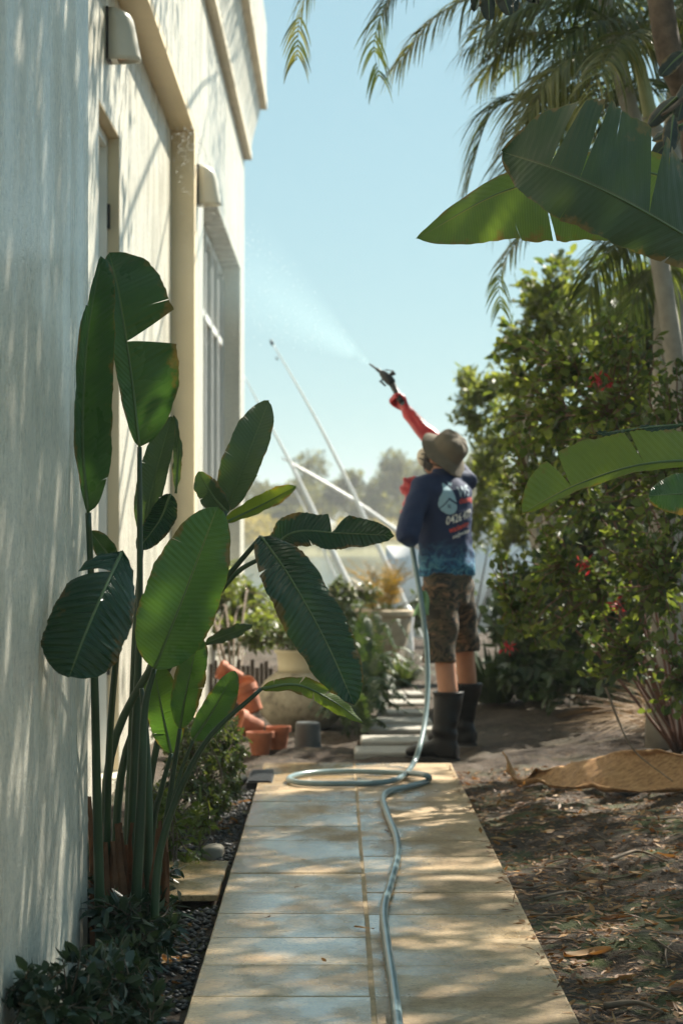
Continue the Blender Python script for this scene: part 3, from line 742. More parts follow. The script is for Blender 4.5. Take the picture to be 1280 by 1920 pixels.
ST([(250, 1768), (290, 1420), (372, 1160), (424, 958)], 7.51, 16, 8)
ST([(270, 1768), (262, 1450), (290, 1300), (300, 1200)], 7.24, 13, 7)
ST([(288, 1768), (304, 1580), (380, 1400), (490, 1291)], 6.65, 18, 8)
ST([(270, 1768), (280, 1560), (276, 1400), (266, 1290)], 6.92, 20, 9)
rs = random.Random(11)
for i in range(30):                         # dead brown sheaths round the foot of the stalks
    x = rs.uniform(182, 305); h = rs.uniform(70, 190) if x > 210 else rs.uniform(80, 260); Yd = rs.uniform(6.8, 7.05)
    w = rs.uniform(9, 18) * Yd / F; b = P(x, 1775, Yd); tp = P(x + rs.uniform(-14, 14), 1720 - h, Yd + rs.uniform(-.05, .05))
    md = (b + tp) / 2 + Vector((rs.uniform(-.01, .01), 0, 0)); sd = Vector((1, rs.uniform(-.8, .8), 0)).normalized(); nn = Vector((sd.y, -sd.x, 0))
    q = MB(); V = []; n = 7
    pl = catmull([b, md, tp], n)
    for j, p in enumerate(pl):
        u = j / n; ww = w * (1 - .75 * u ** 1.5)
        for k2 in range(5):
            a = (k2 / 4 - .5) * 2; V.append(p + sd * (ww * a) + nn * (ww * .55 * (1 - a * a)) + nn * (.02 * u * u * rs.uniform(0, 1)))
    q.add(V, [(5 * j + c, 5 * j + c + 1, 5 * j + c + 6, 5 * j + c + 5) for j in range(n) for c in range(4)])
    q.build('dead_sheath', MAT['sheathbrown'], bop, True)

# ================================================================== POTS AND URNS
pot = thing('plant_pot', P(205, 1790, 6.95), 'black plastic plant pot half hidden behind the wall corner', 'pot')
q = MB(); q.lathe([(.075, 0), (.095, .125), (.102, .125), (.104, .15), (.094, .15), (.088, .118), (.0, .118)], P(206, 1786, 6.95), 24); q.build('body', MAT['plastic'], pot, True)
def lathe_thing(name, label, cat, loc, prof, mat, tilt=None, group=None, n=44, extra=()):
    r = thing(name, loc, label, cat, group); q = MB(); q.lathe(prof, loc, n, tilt); q.build('body', MAT[mat], r, mat == 'jar')
    for nm, pf, mt in extra:
        q = MB(); q.lathe(pf, loc, n, tilt); q.build(nm, MAT[mt], r, True)
    return r
JB = GP(566, 1366)
m, t, b, o = mat_new('weathered_stone_jar'); w = world(t)
c = ramp(t, noise(t, w, 9, 5, .65), [(.3, (.16, .135, .095)), (.5, (.36, .31, .22)), (.7, (.46, .40, .29))])
c = mix(t, ramp(t, noise(t, w, 40, 4), [(.58, 0.), (.72, .7)]), c, (.10, .085, .06)); L(t, c, b.inputs['Base Color']); b.inputs['Roughness'].default_value = .85
bump(t, b, noise(t, w, 45, 5, .7), .5, .01); MAT['jar'] = m
lathe_thing('stone_jar', 'big round weathered stone jar beside the path behind the terracotta pots', 'jar', JB,
    [(.12, 0), (.19, .03), (.255, .10), (.278, .18), (.265, .25), (.225, .31), (.18, .345), (.165, .36), (.15, .36), (.14, .33)], 'jar',
    extra=[('neck', [(.150, .352), (.148, .40), (.156, .47), (.172, .485), (.172, .50), (.155, .50), (.14, .47), (.13, .36)], 'cream_pot')])
lathe_thing('grey_pot', 'small grey plastic pot turned upside down in front of the stone jar', 'pot', GP(577, 1404),
    [(.080, 0), (.080, .02), (.074, .021), (.068, .148), (.060, .155), (.0, .155)], 'greypot')
TP = [(.045, 0), (.062, .095), (.072, .095), (.074, .125), (.064, .125), (.055, .10), (.0, .09)]
def tilt(ax, az): return Matrix.Rotation(az, 3, 'Z') @ Matrix.Rotation(ax, 3, 'X')
yj = GP(490, 1410)
lathe_thing('terracotta_pot', 'terracotta pot standing leftmost in the pile by the hedge', 'pot', GP(488, 1412), [(r * 1.05, h) for r, h in TP], 'terracotta', group='pile of terracotta pots')
lathe_thing('terracotta_pot', 'terracotta pot standing next to the grey upturned pot', 'pot', GP(522, 1412), [(r * .95, h) for r, h in TP], 'terracotta', group='pile of terracotta pots')
lathe_thing('terracotta_pot', 'wider terracotta pot lying on top of two others, mouth towards the grey pot', 'pot', P(488, 1368, 13.35), [(r * 1.1, h * 1.1) for r, h in TP], 'terracotta', tilt(1.25, -1.2), 'pile of terracotta pots')
lathe_thing('terracotta_pot', 'terracotta pot leaning against the jar in the middle of the pile', 'pot', P(478, 1335, 13.6), [(r * 1.1, h * 1.2) for r, h in TP], 'terracotta', tilt(.5, -1.9), 'pile of terracotta pots')
lathe_thing('terracotta_pot', 'orange terracotta pot topmost of the pile, tipped over above the others', 'pot', P(452, 1272, 13.7), [(r * .75, h * 1.1) for r, h in TP], 'terracotta', tilt(1.15, -1.35), 'pile of terracotta pots')
lathe_thing('terracotta_pot', 'broken terracotta pot at the back of the pile, lit by the sun', 'pot', P(470, 1310, 13.9), [(r * 1.1, h * .9) for r, h in TP], 'terracotta', tilt(.8, -.6), 'pile of terracotta pots')
UB = P(716, 1262, 20.6); UB.z = gz(UB.x, UB.y)
lathe_thing('garden_urn', 'wide sandstone urn on a foot holding the golden palm', 'urn', UB,
    [(.17, 0), (.17, .04), (.11, .07), (.09, .13), (.13, .20), (.20, .27), (.235, .38), (.25, .50), (.275, .52), (.275, .56), (.245, .57), (.23, .50), (.0, .48)], 'sandurn')
gp = thing('golden_palm', UB + Vector((0, 0, .5)), 'golden yellow feathery palm growing in the sandstone urn', 'palm')
for i in range(26):
    a = i * 2.4; rr = random.Random(i); k = rr.uniform(.2, 1.1); hgt = rr.uniform(.30, .56)
    b0 = UB + Vector((math.cos(a) * .07, math.sin(a) * .07, .48))
    frond(gp, [b0, b0 + Vector((math.cos(a) * k * .10, math.sin(a) * k * .1, hgt * .6)), b0 + Vector((math.cos(a) * k * .42, math.sin(a) * k * .42, hgt * .95))], .15, 20, 'gold', i, droop=.45, lw=.007, r0=.005, stalkmat='palmgold', start=.25)
WS = P(764, 1200, 21.6); WS.z = gz(WS.x, WS.y)
q = MB(); q.lathe([(.05, 0), (.06, .18), (.045, .32), (.055, .42), (.04, .50), (.015, .54)], WS, 10); ws = q.build('white_stone', MAT['boatwhite'], None, True)
for v in ws.data.vertices: v.co += Vector((math.sin(v.co.z * 30) * .01, 0, 0))
tag(ws, 'upright white garden stone beside the sandstone urn', 'stone')

# ================================================================== SHRUBS, LEFT SIDE
bush('low_shrub', 'dark blue-green shrub in the bottom corner below the near wall', 'shrub', (-.52, 5.45, gz(-.52, 5.45)),
     [(P(60, 1890, 5.12), (.07, .22, .10)), (P(165, 1850, 5.5), (.10, .22, .10)), (P(255, 1880, 5.7), (.07, .2, .09)), (P(120, 1960, 5.3), (.12, .2, .10)), (P(215, 1800, 5.75), (.05, .12, .06))], 'frontshrub', 21, 190, 13, .036, .019, 8, .006, .13)
bush('low_shrub', 'straggly green shrub at the foot of the strelitzia beside the black pot', 'shrub', (-.60, 6.75, gz(-.6, 6.75)),
     [(P(215, 1720, 6.6), (.08, .15, .07)), (P(280, 1690, 6.9), (.07, .15, .08)), (P(190, 1660, 6.9), (.05, .1, .06)), (P(265, 1790, 6.5), (.07, .12, .07)), (P(320, 1640, 7.1), (.04, .1, .04)), (P(295, 1745, 6.5), (.06, .12, .06)), (P(235, 1830, 6.1), (.08, .15, .06)), (P(310, 1690, 6.8), (.05, .1, .05))], 'frontshrub', 22, 150, 11, .044, .017, 8, .006, .13, 'bark')
bush('low_shrub', 'sunlit light green herb between the strelitzia and the path', 'shrub', GP(330, 1640),
     [(P(330, 1560, 8.8), (.10, .2, .09)), (P(365, 1620, 8.7), (.05, .15, .05)), (P(300, 1500, 9.0), (.07, .2, .10)), (P(370, 1530, 9.1), (.07, .2, .08))], 'lime', 23, 120, 11, .042, .013, 8, .004, .14, 'bark')
bush('hedge_bush', 'clipped small-leaved hedge bush along the left edge of the path', 'shrub', GP(400, 1570),
     [(P(420, 1390, 10.6), (.12, .5, .14)), (P(360, 1400, 10.3), (.14, .4, .15)), (P(435, 1450, 10.4), (.08, .4, .12)), (P(350, 1470, 10.0), (.13, .4, .12)), (P(400, 1500, 9.8), (.10, .3, .10)), (P(320, 1360, 10.8), (.12, .3, .14))], 'hedge', 24, 620, 14, .026, .012, 14, .007, .14, 'bark')
bush('flowering_shrub', 'pale sunlit shrub behind the strelitzia, left of the stone jar', 'shrub', GP(440, 1330),
     [(P(450, 1130, 18.5), (.26, .3, .26)), (P(400, 1080, 19), (.25, .3, .25)), (P(500, 1180, 18), (.22, .3, .16)), (P(420, 1190, 18.2), (.25, .3, .15)), (P(540, 1170, 19), (.2, .3, .14))], 'lime', 25, 420, 12, .065, .028, 10, .012, .3, tpl=8)
r2, lp, rg = bush('flowering_shrub', 'shrub with cream blossoms left of the sandstone urn', 'shrub', P(640, 1290, 19.4),
     [(P(635, 1120, 19.6), (.16, .25, .16)), (P(650, 1180, 19.3), (.16, .25, .22)), (P(610, 1200, 19.0), (.15, .2, .2)), (P(690, 1115, 20.2), (.12, .2, .06))], 'hedge', 26, 330, 11, .055, .026, 8, .010, .25)
pk = lp[rg.choice(len(lp), 46)]
pp = np.repeat(pk, 7, 0) + rg.normal(0, .012, (46 * 7, 3)) + np.array([0, -.03, .01]); leaf_cloud('blossom', pp, rg.normal(0, 1, pp.shape), .03, .026, MAT['blossom'], r2, rg, 2)
bush('flowering_shrub', 'dense green shrub spilling over the mouth of the stone jar', 'shrub', JB + Vector((0, .05, .42)),
     [(P(540, 1195, 14.9), (.17, .2, .07)), (P(480, 1190, 15.2), (.16, .2, .10)), (P(600, 1185, 15.3), (.10, .2, .09))], 'hedge', 27, 170, 11, .04, .018, 6, .006, .18)
for i, (x0, x1) in enumerate(((392, 512),)):
    fe = thing('timber_edging', P(x0, 1290, 16.2), 'dark timber slat screen behind the stone jar', 'screen')
    n = 14
    for k2 in range(n):
        px = x0 + (x1 - x0) * (k2 + .5) / n; a = P(px, 1300, 16.2); q = MB(); hh = .32 + .03 * math.sin(k2 * 2.3)
        q.cbox(a.x - .013, a.x + .013, 16.19, 16.215, -.02, hh, .003); q.build('slat', MAT['timber'], fe)
# ferns and strap grass by the stepping stones
fn = thing('fern_clump', GP(640, 1395), 'dark green fern clump arching over the stepping stones', 'fern')
rf = random.Random(5)
for i in range(46):
    a = rf.uniform(0, 6.28); b0 = GP(rf.uniform(640, 690), rf.uniform(1335, 1385)); l = rf.uniform(.22, .45); h = rf.uniform(.10, .42)
    dx, dy = math.cos(a) * l, math.sin(a) * l * .8
    frond(fn, [b0, b0 + Vector((dx * .45, dy * .45, h)), b0 + Vector((dx, dy, h * .55))], .075, 26, 'fern', 100 + i, droop=.35, lw=.014, r0=.003, stalkmat='fern', start=.15, vee=.05)
fn2 = thing('fern_clump', GP(600, 1310), 'taller fern clump behind the stone jar, right of its belly', 'fern')
for i in range(30):
    a = rf.uniform(0, 6.28); b0 = GP(rf.uniform(665, 700), rf.uniform(1295, 1320)); l = rf.uniform(.2, .5); h = rf.uniform(.25, .6)
    dx, dy = math.cos(a) * l, math.sin(a) * l * .8
    frond(fn2, [b0, b0 + Vector((dx * .45, dy * .45, h)), b0 + Vector((dx, dy, h * .7))], .085, 26, 'fern', 200 + i, droop=.35, lw=.016, r0=.003, stalkmat='fern', start=.15, vee=.05)
tuft('strap_grass', 'clump of strap-leaved grass behind the hose, left of the person', 'grass clump', GP(752, 1290), 150, .46, .014, 'grass', 31, 1.0, .8)
tuft('strap_grass', 'smaller strap grass clump in front of the urn foot', 'grass clump', GP(705, 1275), 90, .36, .013, 'grass', 32, 1.0, .8)
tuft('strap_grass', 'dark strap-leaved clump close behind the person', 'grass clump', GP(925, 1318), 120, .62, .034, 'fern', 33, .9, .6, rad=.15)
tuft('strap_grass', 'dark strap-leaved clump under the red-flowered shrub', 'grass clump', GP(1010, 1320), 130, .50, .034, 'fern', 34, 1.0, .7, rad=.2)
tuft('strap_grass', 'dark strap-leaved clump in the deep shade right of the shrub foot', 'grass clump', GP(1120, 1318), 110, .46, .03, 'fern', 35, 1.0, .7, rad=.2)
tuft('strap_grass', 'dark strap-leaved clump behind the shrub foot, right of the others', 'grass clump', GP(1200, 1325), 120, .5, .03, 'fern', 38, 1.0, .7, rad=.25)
tuft('dry_grass', 'fan of dry straw-coloured palm litter under the shrub', 'dry grass', GP(1300, 1372), 260, .62, .006, 'straw', 36, 1.5, .75, lean=(-.9, -.2, 0), rad=.16)
tuft('dry_grass', 'small fan of dry straw blades beside the palm sheath', 'dry grass', GP(1235, 1352), 140, .42, .006, 'straw', 37, 1.6, .8, lean=(-.9, -.2, 0), rad=.12)

# ================================================================== RIGHT SIDE SHRUB, TREES
shrub_blobs = [(P(985, 650, 11.6), (.16, .3, .12)), (P(1050, 690, 11.3), (.24, .35, .20)), (P(1130, 640, 11.0), (.24, .35, .20)), (P(1230, 690, 10.6), (.26, .35, .26)),
    (P(1010, 780, 11.6), (.22, .4, .18)), (P(1110, 810, 11.2), (.30, .4, .22)), (P(1220, 850, 10.6), (.28, .4, .25)),
    (P(985, 900, 11.8), (.16, .35, .22)), (P(1070, 940, 11.3), (.26, .4, .26)), (P(1180, 980, 10.8), (.30, .4, .26)), (P(1260, 1010, 10.4), (.22, .35, .26)),
    (P(985, 1060, 11.8), (.18, .35, .22)), (P(1080, 1090, 11.4), (.28, .4, .22)), (P(1190, 1140, 10.8), (.28, .35, .22)), (P(985, 1170, 11.7), (.15, .3, .14)), (P(1060, 1190, 11.4), (.20, .3, .10)), (P(1250, 1210, 10.5), (.18, .3, .16)), (P(1150, 1240, 10.9), (.22, .3, .10)), (P(1255, 1300, 10.5), (.14, .3, .12))]
SB = GP(1275, 1420)
rs_, lp, rg = bush('red_flowered_shrub', 'big loose dark shrub with small round leaves and red flowers right of the person', 'shrub', SB, shrub_blobs, 'shrub', 41, 760, 11, .046, .036, 16, .009, .30, 'redtwig', droop=.05, tone_pow=1.2, shell=.42, twig_r=.0036)
for i, (px, py, Yf) in enumerate(((1118, 712, 10.75), (1145, 722, 10.8), (952, 1216, 11.4), (1158, 1136, 10.6), (1095, 1060, 11.0))):
    c0 = np.array(P(px, py, Yf)); n = 18; pp = c0 + rg.normal(0, .014, (n, 3)); leaf_cloud('flower', pp, rg.normal(0, 1, (n, 3)), .035, .012, MAT['flower'], rs_, rg, 2)
bush('garden_tree', 'bushy green tree with leaves coloured yellowish as if sunlit behind the shrub', 'tree', (1.62, 17.2, gz(1.62, 17.2)),
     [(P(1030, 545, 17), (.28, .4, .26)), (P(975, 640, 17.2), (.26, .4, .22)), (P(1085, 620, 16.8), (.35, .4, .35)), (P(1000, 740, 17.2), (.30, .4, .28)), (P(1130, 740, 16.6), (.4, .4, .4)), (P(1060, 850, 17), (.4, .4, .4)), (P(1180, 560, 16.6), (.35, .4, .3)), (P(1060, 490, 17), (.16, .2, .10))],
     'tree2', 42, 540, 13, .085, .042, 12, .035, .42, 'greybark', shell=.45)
bush('garden_tree', 'light feathery green bush just right of the hat of the person', 'tree', (1.05, 20.5, gz(1.05, 20.5)),
     [(P(890, 770, 20.5), (.24, .3, .26)), (P(935, 720, 20.6), (.22, .3, .22)), (P(905, 870, 20.4), (.26, .3, .28)), (P(960, 830, 20.2), (.28, .3, .35)), (P(925, 970, 20.2), (.28, .3, .28)), (P(870, 705, 20.8), (.10, .2, .10)), (P(985, 960, 20), (.3, .3, .3))],
     'lime2', 43, 470, 12, .075, .028, 8, .009, .36, 'bark', shell=.5)
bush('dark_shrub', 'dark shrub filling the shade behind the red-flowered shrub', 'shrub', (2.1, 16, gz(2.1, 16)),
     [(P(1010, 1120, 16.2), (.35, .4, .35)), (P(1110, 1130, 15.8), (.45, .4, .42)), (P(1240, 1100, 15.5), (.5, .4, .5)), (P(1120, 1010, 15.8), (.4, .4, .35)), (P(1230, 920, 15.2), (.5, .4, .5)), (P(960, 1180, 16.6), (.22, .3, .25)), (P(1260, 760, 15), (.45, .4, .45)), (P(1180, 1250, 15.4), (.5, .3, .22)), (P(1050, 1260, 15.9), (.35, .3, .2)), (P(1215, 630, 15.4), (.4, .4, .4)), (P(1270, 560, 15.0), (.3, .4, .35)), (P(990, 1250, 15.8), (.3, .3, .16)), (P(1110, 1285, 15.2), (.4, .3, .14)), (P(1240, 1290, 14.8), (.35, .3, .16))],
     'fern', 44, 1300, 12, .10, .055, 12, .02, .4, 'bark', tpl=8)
# far end of the garden: shrubs at the water's edge
bush('bank_shrub', 'low shrub on the water bank behind the golden palm', 'shrub', P(700, 1190, 25.5),
     [(P(610, 1170, 25.5), (.35, .3, .20)), (P(700, 1150, 25.8), (.4, .3, .20)), (P(800, 1150, 25.6), (.35, .3, .26)), (P(860, 1120, 25.5), (.3, .3, .3))], 'hedge', 45, 230, 11, .075, .036, 8, .014, .35)

# the tall tree: grey trunk behind the shrub, unseen crown added above the picture to shade path and wall
TB = Vector((1.72, 12.6, gz(1.72, 12.6)))
shade = thing('shade_tree', TB, 'tall tree with a smooth grey trunk, its unseen crown added to shade the path', 'tree')
q = MB(); tk = catmull([TB, TB + Vector((.02, .05, 1.6)), TB + Vector((.06, .0, 3.2)), TB + Vector((.3, .3, 5.2)), TB + Vector((.5, .6, 7.2))], 30)
q.tube(tk, [.115 - .075 * i / 30 for i in range(31)], 16); q.build('trunk', MAT['greybark'], shade, True)
rg = np.random.default_rng(77)
SHADE_CANOPY = [(1.4, 3.3, 6.8, 10.3, 5.0, 6.9, 170, 42), (1.8, 3.4, 10.3, 12.4, 5.0, 6.9, 17, 42), (3.3, 4.8, 9.7, 14.4, 5.3, 6.9, 62, 42), (3.4, 4.8, 14.4, 18.0, 5.3, 6.9, 16, 42),  # unseen crown boxes, placed to throw dappled shade on wall, path and soil
          (4.7, 7.0, 10.0, 15.0, 5.0, 7.2, 130, 42), (4.7, 7.0, 15.5, 19.0, 5.0, 7.2, 10, 42), (-.2, 1.5, 10.5, 15.0, 5.6, 7.2, 16, 40), (-.3, 1.2, 15.0, 22.0, 6.2, 7.6, 12, 40), (1.6, 3.4, 12.4, 15.6, 5.6, 7.4, 14, 42)]
lim = MB(); LPs, LDs = [], []
def shade_canopy(x0, x1, y0, y1, z0, z1, ncl, per, sig=.20):
    """unseen leafy sprays added in a box of air to shade what lies below"""
    for i in range(ncl):
        c = np.array([rg.uniform(x0, x1), rg.uniform(y0, y1), rg.uniform(z0, z1)])
        if c[2] < 1.5 + .232 * c[1] and c[0] < .17 * c[1]: c[2] = 1.5 + .232 * c[1] + rg.random() * .5
        s = tk[rg.integers(18, 30)]
        if i % 5 == 0: lim.tube(catmull([s, (s + Vector(c)) / 2 + Vector((0, 0, .35)), Vector(c)], 6), [.03, .026, .022, .018, .013, .009, .006], 5, cap=False)
        for j in range(per):
            LPs.append(c + rg.normal(0, sig, 3)); LDs.append(rg.normal(0, 1, 3) + np.array([0, 0, -.4]))
for a in SHADE_CANOPY: shade_canopy(*a)
lim.build('limb', MAT['greybark'], shade, True)
leaf_cloud('crown', LPs, LDs, rg.uniform(.10, .20, len(LPs)), rg.uniform(.05, .09, len(LPs)), MAT['tree'], shade, rg, 2)
# its low branches with dark broad leaves dip into the top of the picture
def broad_branch(pts, spots, seed):
    r_ = np.random.default_rng(seed); q = MB(); q.tube(catmull(pts, 12), [.016 - .011 * i / 12 for i in range(13)], 6); q.build('branch', MAT['bark'], shade, True)
    for (px, py, Y, dx, dy, ln) in spots:
        a = P(px, py, Y); d = Vector((dx, r_.normal(0, .25), -dy)).normalized(); s = Vector((-dy, r_.normal(0, .6), -dx))
        o = big_leaf(shade, [a, a + d * ln * .5 + Vector((0, 0, .006)), a + d * ln], .030, .030, s, 'magn', fold=.3, nv=14, nu=3, corr=.0005, ncorr=6, seed=seed, edge_wave=.003)
MAT['magn'] = big_leaf_mat('dark_leathery_leaf', (0.010, 0.018, 0.014), (0.018, 0.030, 0.022), (0.04, 0.05, 0.03), 0.3, 0.08)
broad_branch([P(1300, -260, 9.2), P(1150, -120, 8.4), P(980, -50, 8.0), (P(905, -20, 7.9))],
    [(905, -25, 7.9, -.35, 1, .085), (915, -20, 7.85, .05, 1, .10), (935, -30, 7.9, .35, 1, .11), (955, -20, 7.95, .15, 1, .09), (990, -30, 8, .4, .9, .075), (1000, -30, 8.0, -.1, 1, .06)], 3)
broad_branch([P(1420, 60, 9.0), P(1330, 140, 8.6), P(1262, 200, 8.4), P(1240, 215, 8.4)],
    [(1285, 95, 8.5, -.75, .75, .13), (1270, 180, 8.45, -.8, .8, .15), (1262, 215, 8.4, -.15, 1, .15), (1275, 250, 8.4, -.7, .6, .13), (1290, 150, 8.5, -.3, 1, .17), (1285, 230, 8.4, -.9, .45, .13), (1295, 290, 8.4, -.5, .8, .12)], 4)

# ================================================================== CANE PALMS
cp = thing('cane_palm', (1.95, 11.5, gz(1.95, 11.5)), 'clump of cane palms arching over the path from the right', 'palm')
def cane(pts, r0, r1, mat='greybark', name='stem'):
    q = MB(); pl = catmull(pts, 24); q.tube(pl, [r0 + (r1 - r0) * i / 24 for i in range(25)], 12); q.build(name, MAT[mat], cp, True)
    for k2 in range(1, 24):
        if mat == 'crownshaft': break
    return pl
cane([(1.95, 11.5, .1), P(1290, 420, 11.5), P(1215, 215, 11.4), ], .045, .034, 'palm_stem' if 'palm_stem' in MAT else 'greybark')
cane([P(1222, 235, 11.4), P(1205, 150, 11.4), P(1180, 85, 11.4), P(1172, 60, 11.4)], .036, .022, 'crownshaft', 'crownshaft')
cane([(2.0, 12.1, .1), P(1225, 420, 11.9), P(1170, 160, 11.8), P(1120, -60, 11.8)], .05, .04)
cane([(1.9, 11.0, .1), P(1310, 330, 10.6), P(1255, 100, 10.4), P(1230, -60, 10.4)], .065, .055, 'bark')
FR = [  # rachis in pixels with distance, leaflet length, count, material, droop
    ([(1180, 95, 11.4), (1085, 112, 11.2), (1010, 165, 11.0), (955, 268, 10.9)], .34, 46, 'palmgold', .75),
    ([(1190, 120, 11.4), (1120, 20, 11.3), (1000, 10, 11.2), (880, 90, 11.1)], .36, 48, 'palm', .7),
    ([(1150, 150, 11.9), (1030, 178, 12.0), (925, 205, 12.0), (872, 362, 12.0)], .36, 46, 'palm', .55),
    ([(1140, 130, 11.8), (1040, 200, 12.1), (960, 300, 12.2), (930, 420, 12.2)], .36, 40, 'palm', .6),
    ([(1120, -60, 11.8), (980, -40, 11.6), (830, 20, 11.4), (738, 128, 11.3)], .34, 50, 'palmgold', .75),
    ([(1120, -80, 11.8), (950, -130, 11.6), (770, -60, 11.4), (704, 60, 11.3), (710, 142, 11.3)], .26, 46, 'palm', .8),
    ([(1120, -90, 11.8), (900, -200, 11.5), (650, -120, 11.3), (570, 0, 11.2), (556, 112, 11.2)], .24, 50, 'palmgold', .8),
    ([(1130, 60, 11.7), (1050, 60, 11.9), (960, 70, 12.1), (900, 150, 12.2)], .34, 40, 'palmgold', .7),
    ([(1200, 60, 11.4), (1130, -20, 11.6), (1020, 20, 12.2), (960, 130, 12.4)], .38, 44, 'palm', .6),
    ([(1165, 170, 11.9), (1090, 330, 12.4), (1010, 400, 12.4), (940, 500, 12.3), (938, 578, 12.3)], .22, 44, 'palm', .7),
    ([(1240, 380, 11.6), (1180, 430, 12.0), (1120, 500, 12.3), (1085, 620, 12.4)], .34, 40, 'palm', .8),
    ([(1250, 60, 10.4), (1200, -40, 10.8), (1090, -10, 11.0), (1010, 90, 11.1)], .36, 44, 'palm', .7),
    ([(1235, 40, 10.4), (1260, -30, 11.0), (1320, 60, 11.6), (1350, 260, 11.8)], .36, 40, 'palm', .7),
    ([(1160, 60, 11.8), (1110, 100, 12.4), (1060, 230, 12.8), (1050, 330, 13.0)], .34, 36, 'palm', .5),
    ([(1200, 40, 11.4), (1190, -30, 12.2), (1150, 40, 13.0), (1120, 200, 13.4)], .36, 36, 'palmgold', .6),
    ([(1180, 95, 11.4), (1220, 40, 12.0), (1280, 70, 12.6), (1340, 180, 12.8)], .36, 36, 'palm', .6),
    ([(1120, -60, 11.8), (1060, -160, 12.2), (960, -150, 12.8), (880, -20, 13.2)], .36, 40, 'palm', .6),
    ([(1200, 110, 11.4), (1120, 90, 11.0), (1040, 130, 10.8), (985, 230, 10.7)], .34, 44, 'palmgold', .8),
    ([(1215, 40, 11.6), (1130, 40, 11.2), (1060, 70, 11.0), (1010, 160, 10.9)], .36, 44, 'palm', .8),
    ([(1230, 80, 11.6), (1180, 60, 11.0), (1130, 120, 10.6), (1100, 210, 10.5)], .34, 40, 'palmgold', .8),
    ([(1190, 150, 11.6), (1110, 190, 12.2), (1040, 240, 12.5), (1000, 330, 12.6)], .36, 40, 'palm', .6),
    ([(1250, 20, 11.8), (1190, -10, 12.2), (1130, 30, 12.6), (1085, 130, 12.8)], .38, 40, 'palm', .7),
    ([(1160, 20, 11.8), (1090, -30, 11.9), (1000, 0, 12.0), (930, 100, 12.1)], .36, 44, 'palm', .7),
    ([(1150, -20, 11.8), (1060, -60, 11.9), (960, -20, 12.0), (890, 70, 12.1)], .36, 44, 'palmgold', .7),
    ([(1290, 200, 11.2), (1230, 150, 11.6), (1170, 190, 12.0), (1130, 290, 12.1)], .34, 40, 'palm', .7),
    ([(1300, 60, 11.0), (1260, 20, 11.4), (1210, 60, 11.8), (1180, 180, 12.0)], .36, 40, 'palmgold', .7),
    ([(1280, 420, 11.8), (1220, 440, 12.3), (1150, 470, 12.6), (1095, 560, 12.7)], .34, 40, 'palm', .8),
    ([(1300, 460, 11.8), (1250, 500, 12.2), (1200, 540, 12.5), (1160, 640, 12.6)], .34, 40, 'palm', .8),
]
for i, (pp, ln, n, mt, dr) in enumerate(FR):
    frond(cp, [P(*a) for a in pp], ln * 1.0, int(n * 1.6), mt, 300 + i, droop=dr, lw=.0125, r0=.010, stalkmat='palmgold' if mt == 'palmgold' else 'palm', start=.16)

# ================================================================== STRELITZIA ON THE RIGHT, close to the camera
rb = thing('giant_strelitzia', (1.42, 7.5, gz(1.42, 7.5)), 'strelitzia reaching in from the right with huge torn paddle leaves', 'plant')
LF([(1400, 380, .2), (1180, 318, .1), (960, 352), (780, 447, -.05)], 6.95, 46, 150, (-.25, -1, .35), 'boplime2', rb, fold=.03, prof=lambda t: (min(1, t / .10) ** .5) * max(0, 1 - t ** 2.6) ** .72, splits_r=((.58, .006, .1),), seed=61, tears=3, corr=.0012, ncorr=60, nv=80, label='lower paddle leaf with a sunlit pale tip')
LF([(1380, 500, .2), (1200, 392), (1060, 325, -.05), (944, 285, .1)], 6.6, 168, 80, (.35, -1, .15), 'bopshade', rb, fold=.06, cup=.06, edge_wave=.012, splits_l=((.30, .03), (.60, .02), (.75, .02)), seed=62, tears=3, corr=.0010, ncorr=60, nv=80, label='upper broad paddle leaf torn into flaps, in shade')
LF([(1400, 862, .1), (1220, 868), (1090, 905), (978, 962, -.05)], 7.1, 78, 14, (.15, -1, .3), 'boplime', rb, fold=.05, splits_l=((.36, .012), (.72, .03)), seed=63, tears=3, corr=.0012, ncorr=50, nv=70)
LF([(1400, 790, 0), (1250, 798), (1105, 815)], 6.9, 13, 12, (0, -1, 1.6), 'bopdark', rb, fold=.25, seed=64, corr=.003)
LF([(1400, 930, 0), (1300, 925), (1215, 930)], 6.8, 45, 40, (0, -1, .3), 'bop', rb, fold=.15, seed=65, splits_r=(.5,))
for a, w in (([P(1330, 318, 7.3), P(1450, 420, 7.5), P(1520, 900, 7.5), (1.42, 7.5, .1)], .016), ([P(1380, 500, 6.8), P(1480, 640, 7.0), P(1540, 1100, 7.4), (1.46, 7.5, .1)], .018),
             ([P(1400, 862, 7.2), P(1470, 920, 7.3), P(1510, 1200, 7.4), (1.40, 7.5, .1)], .014), ([P(1400, 790, 6.9), P(1480, 900, 7.1), P(1500, 1200, 7.3), (1.38, 7.45, .1)], .014), ([P(1400, 930, 6.8), P(1480, 1000, 7.0), P(1510, 1250, 7.2), (1.38, 7.4, .1)], .014)):
    stalk(rb, a, .008, w)
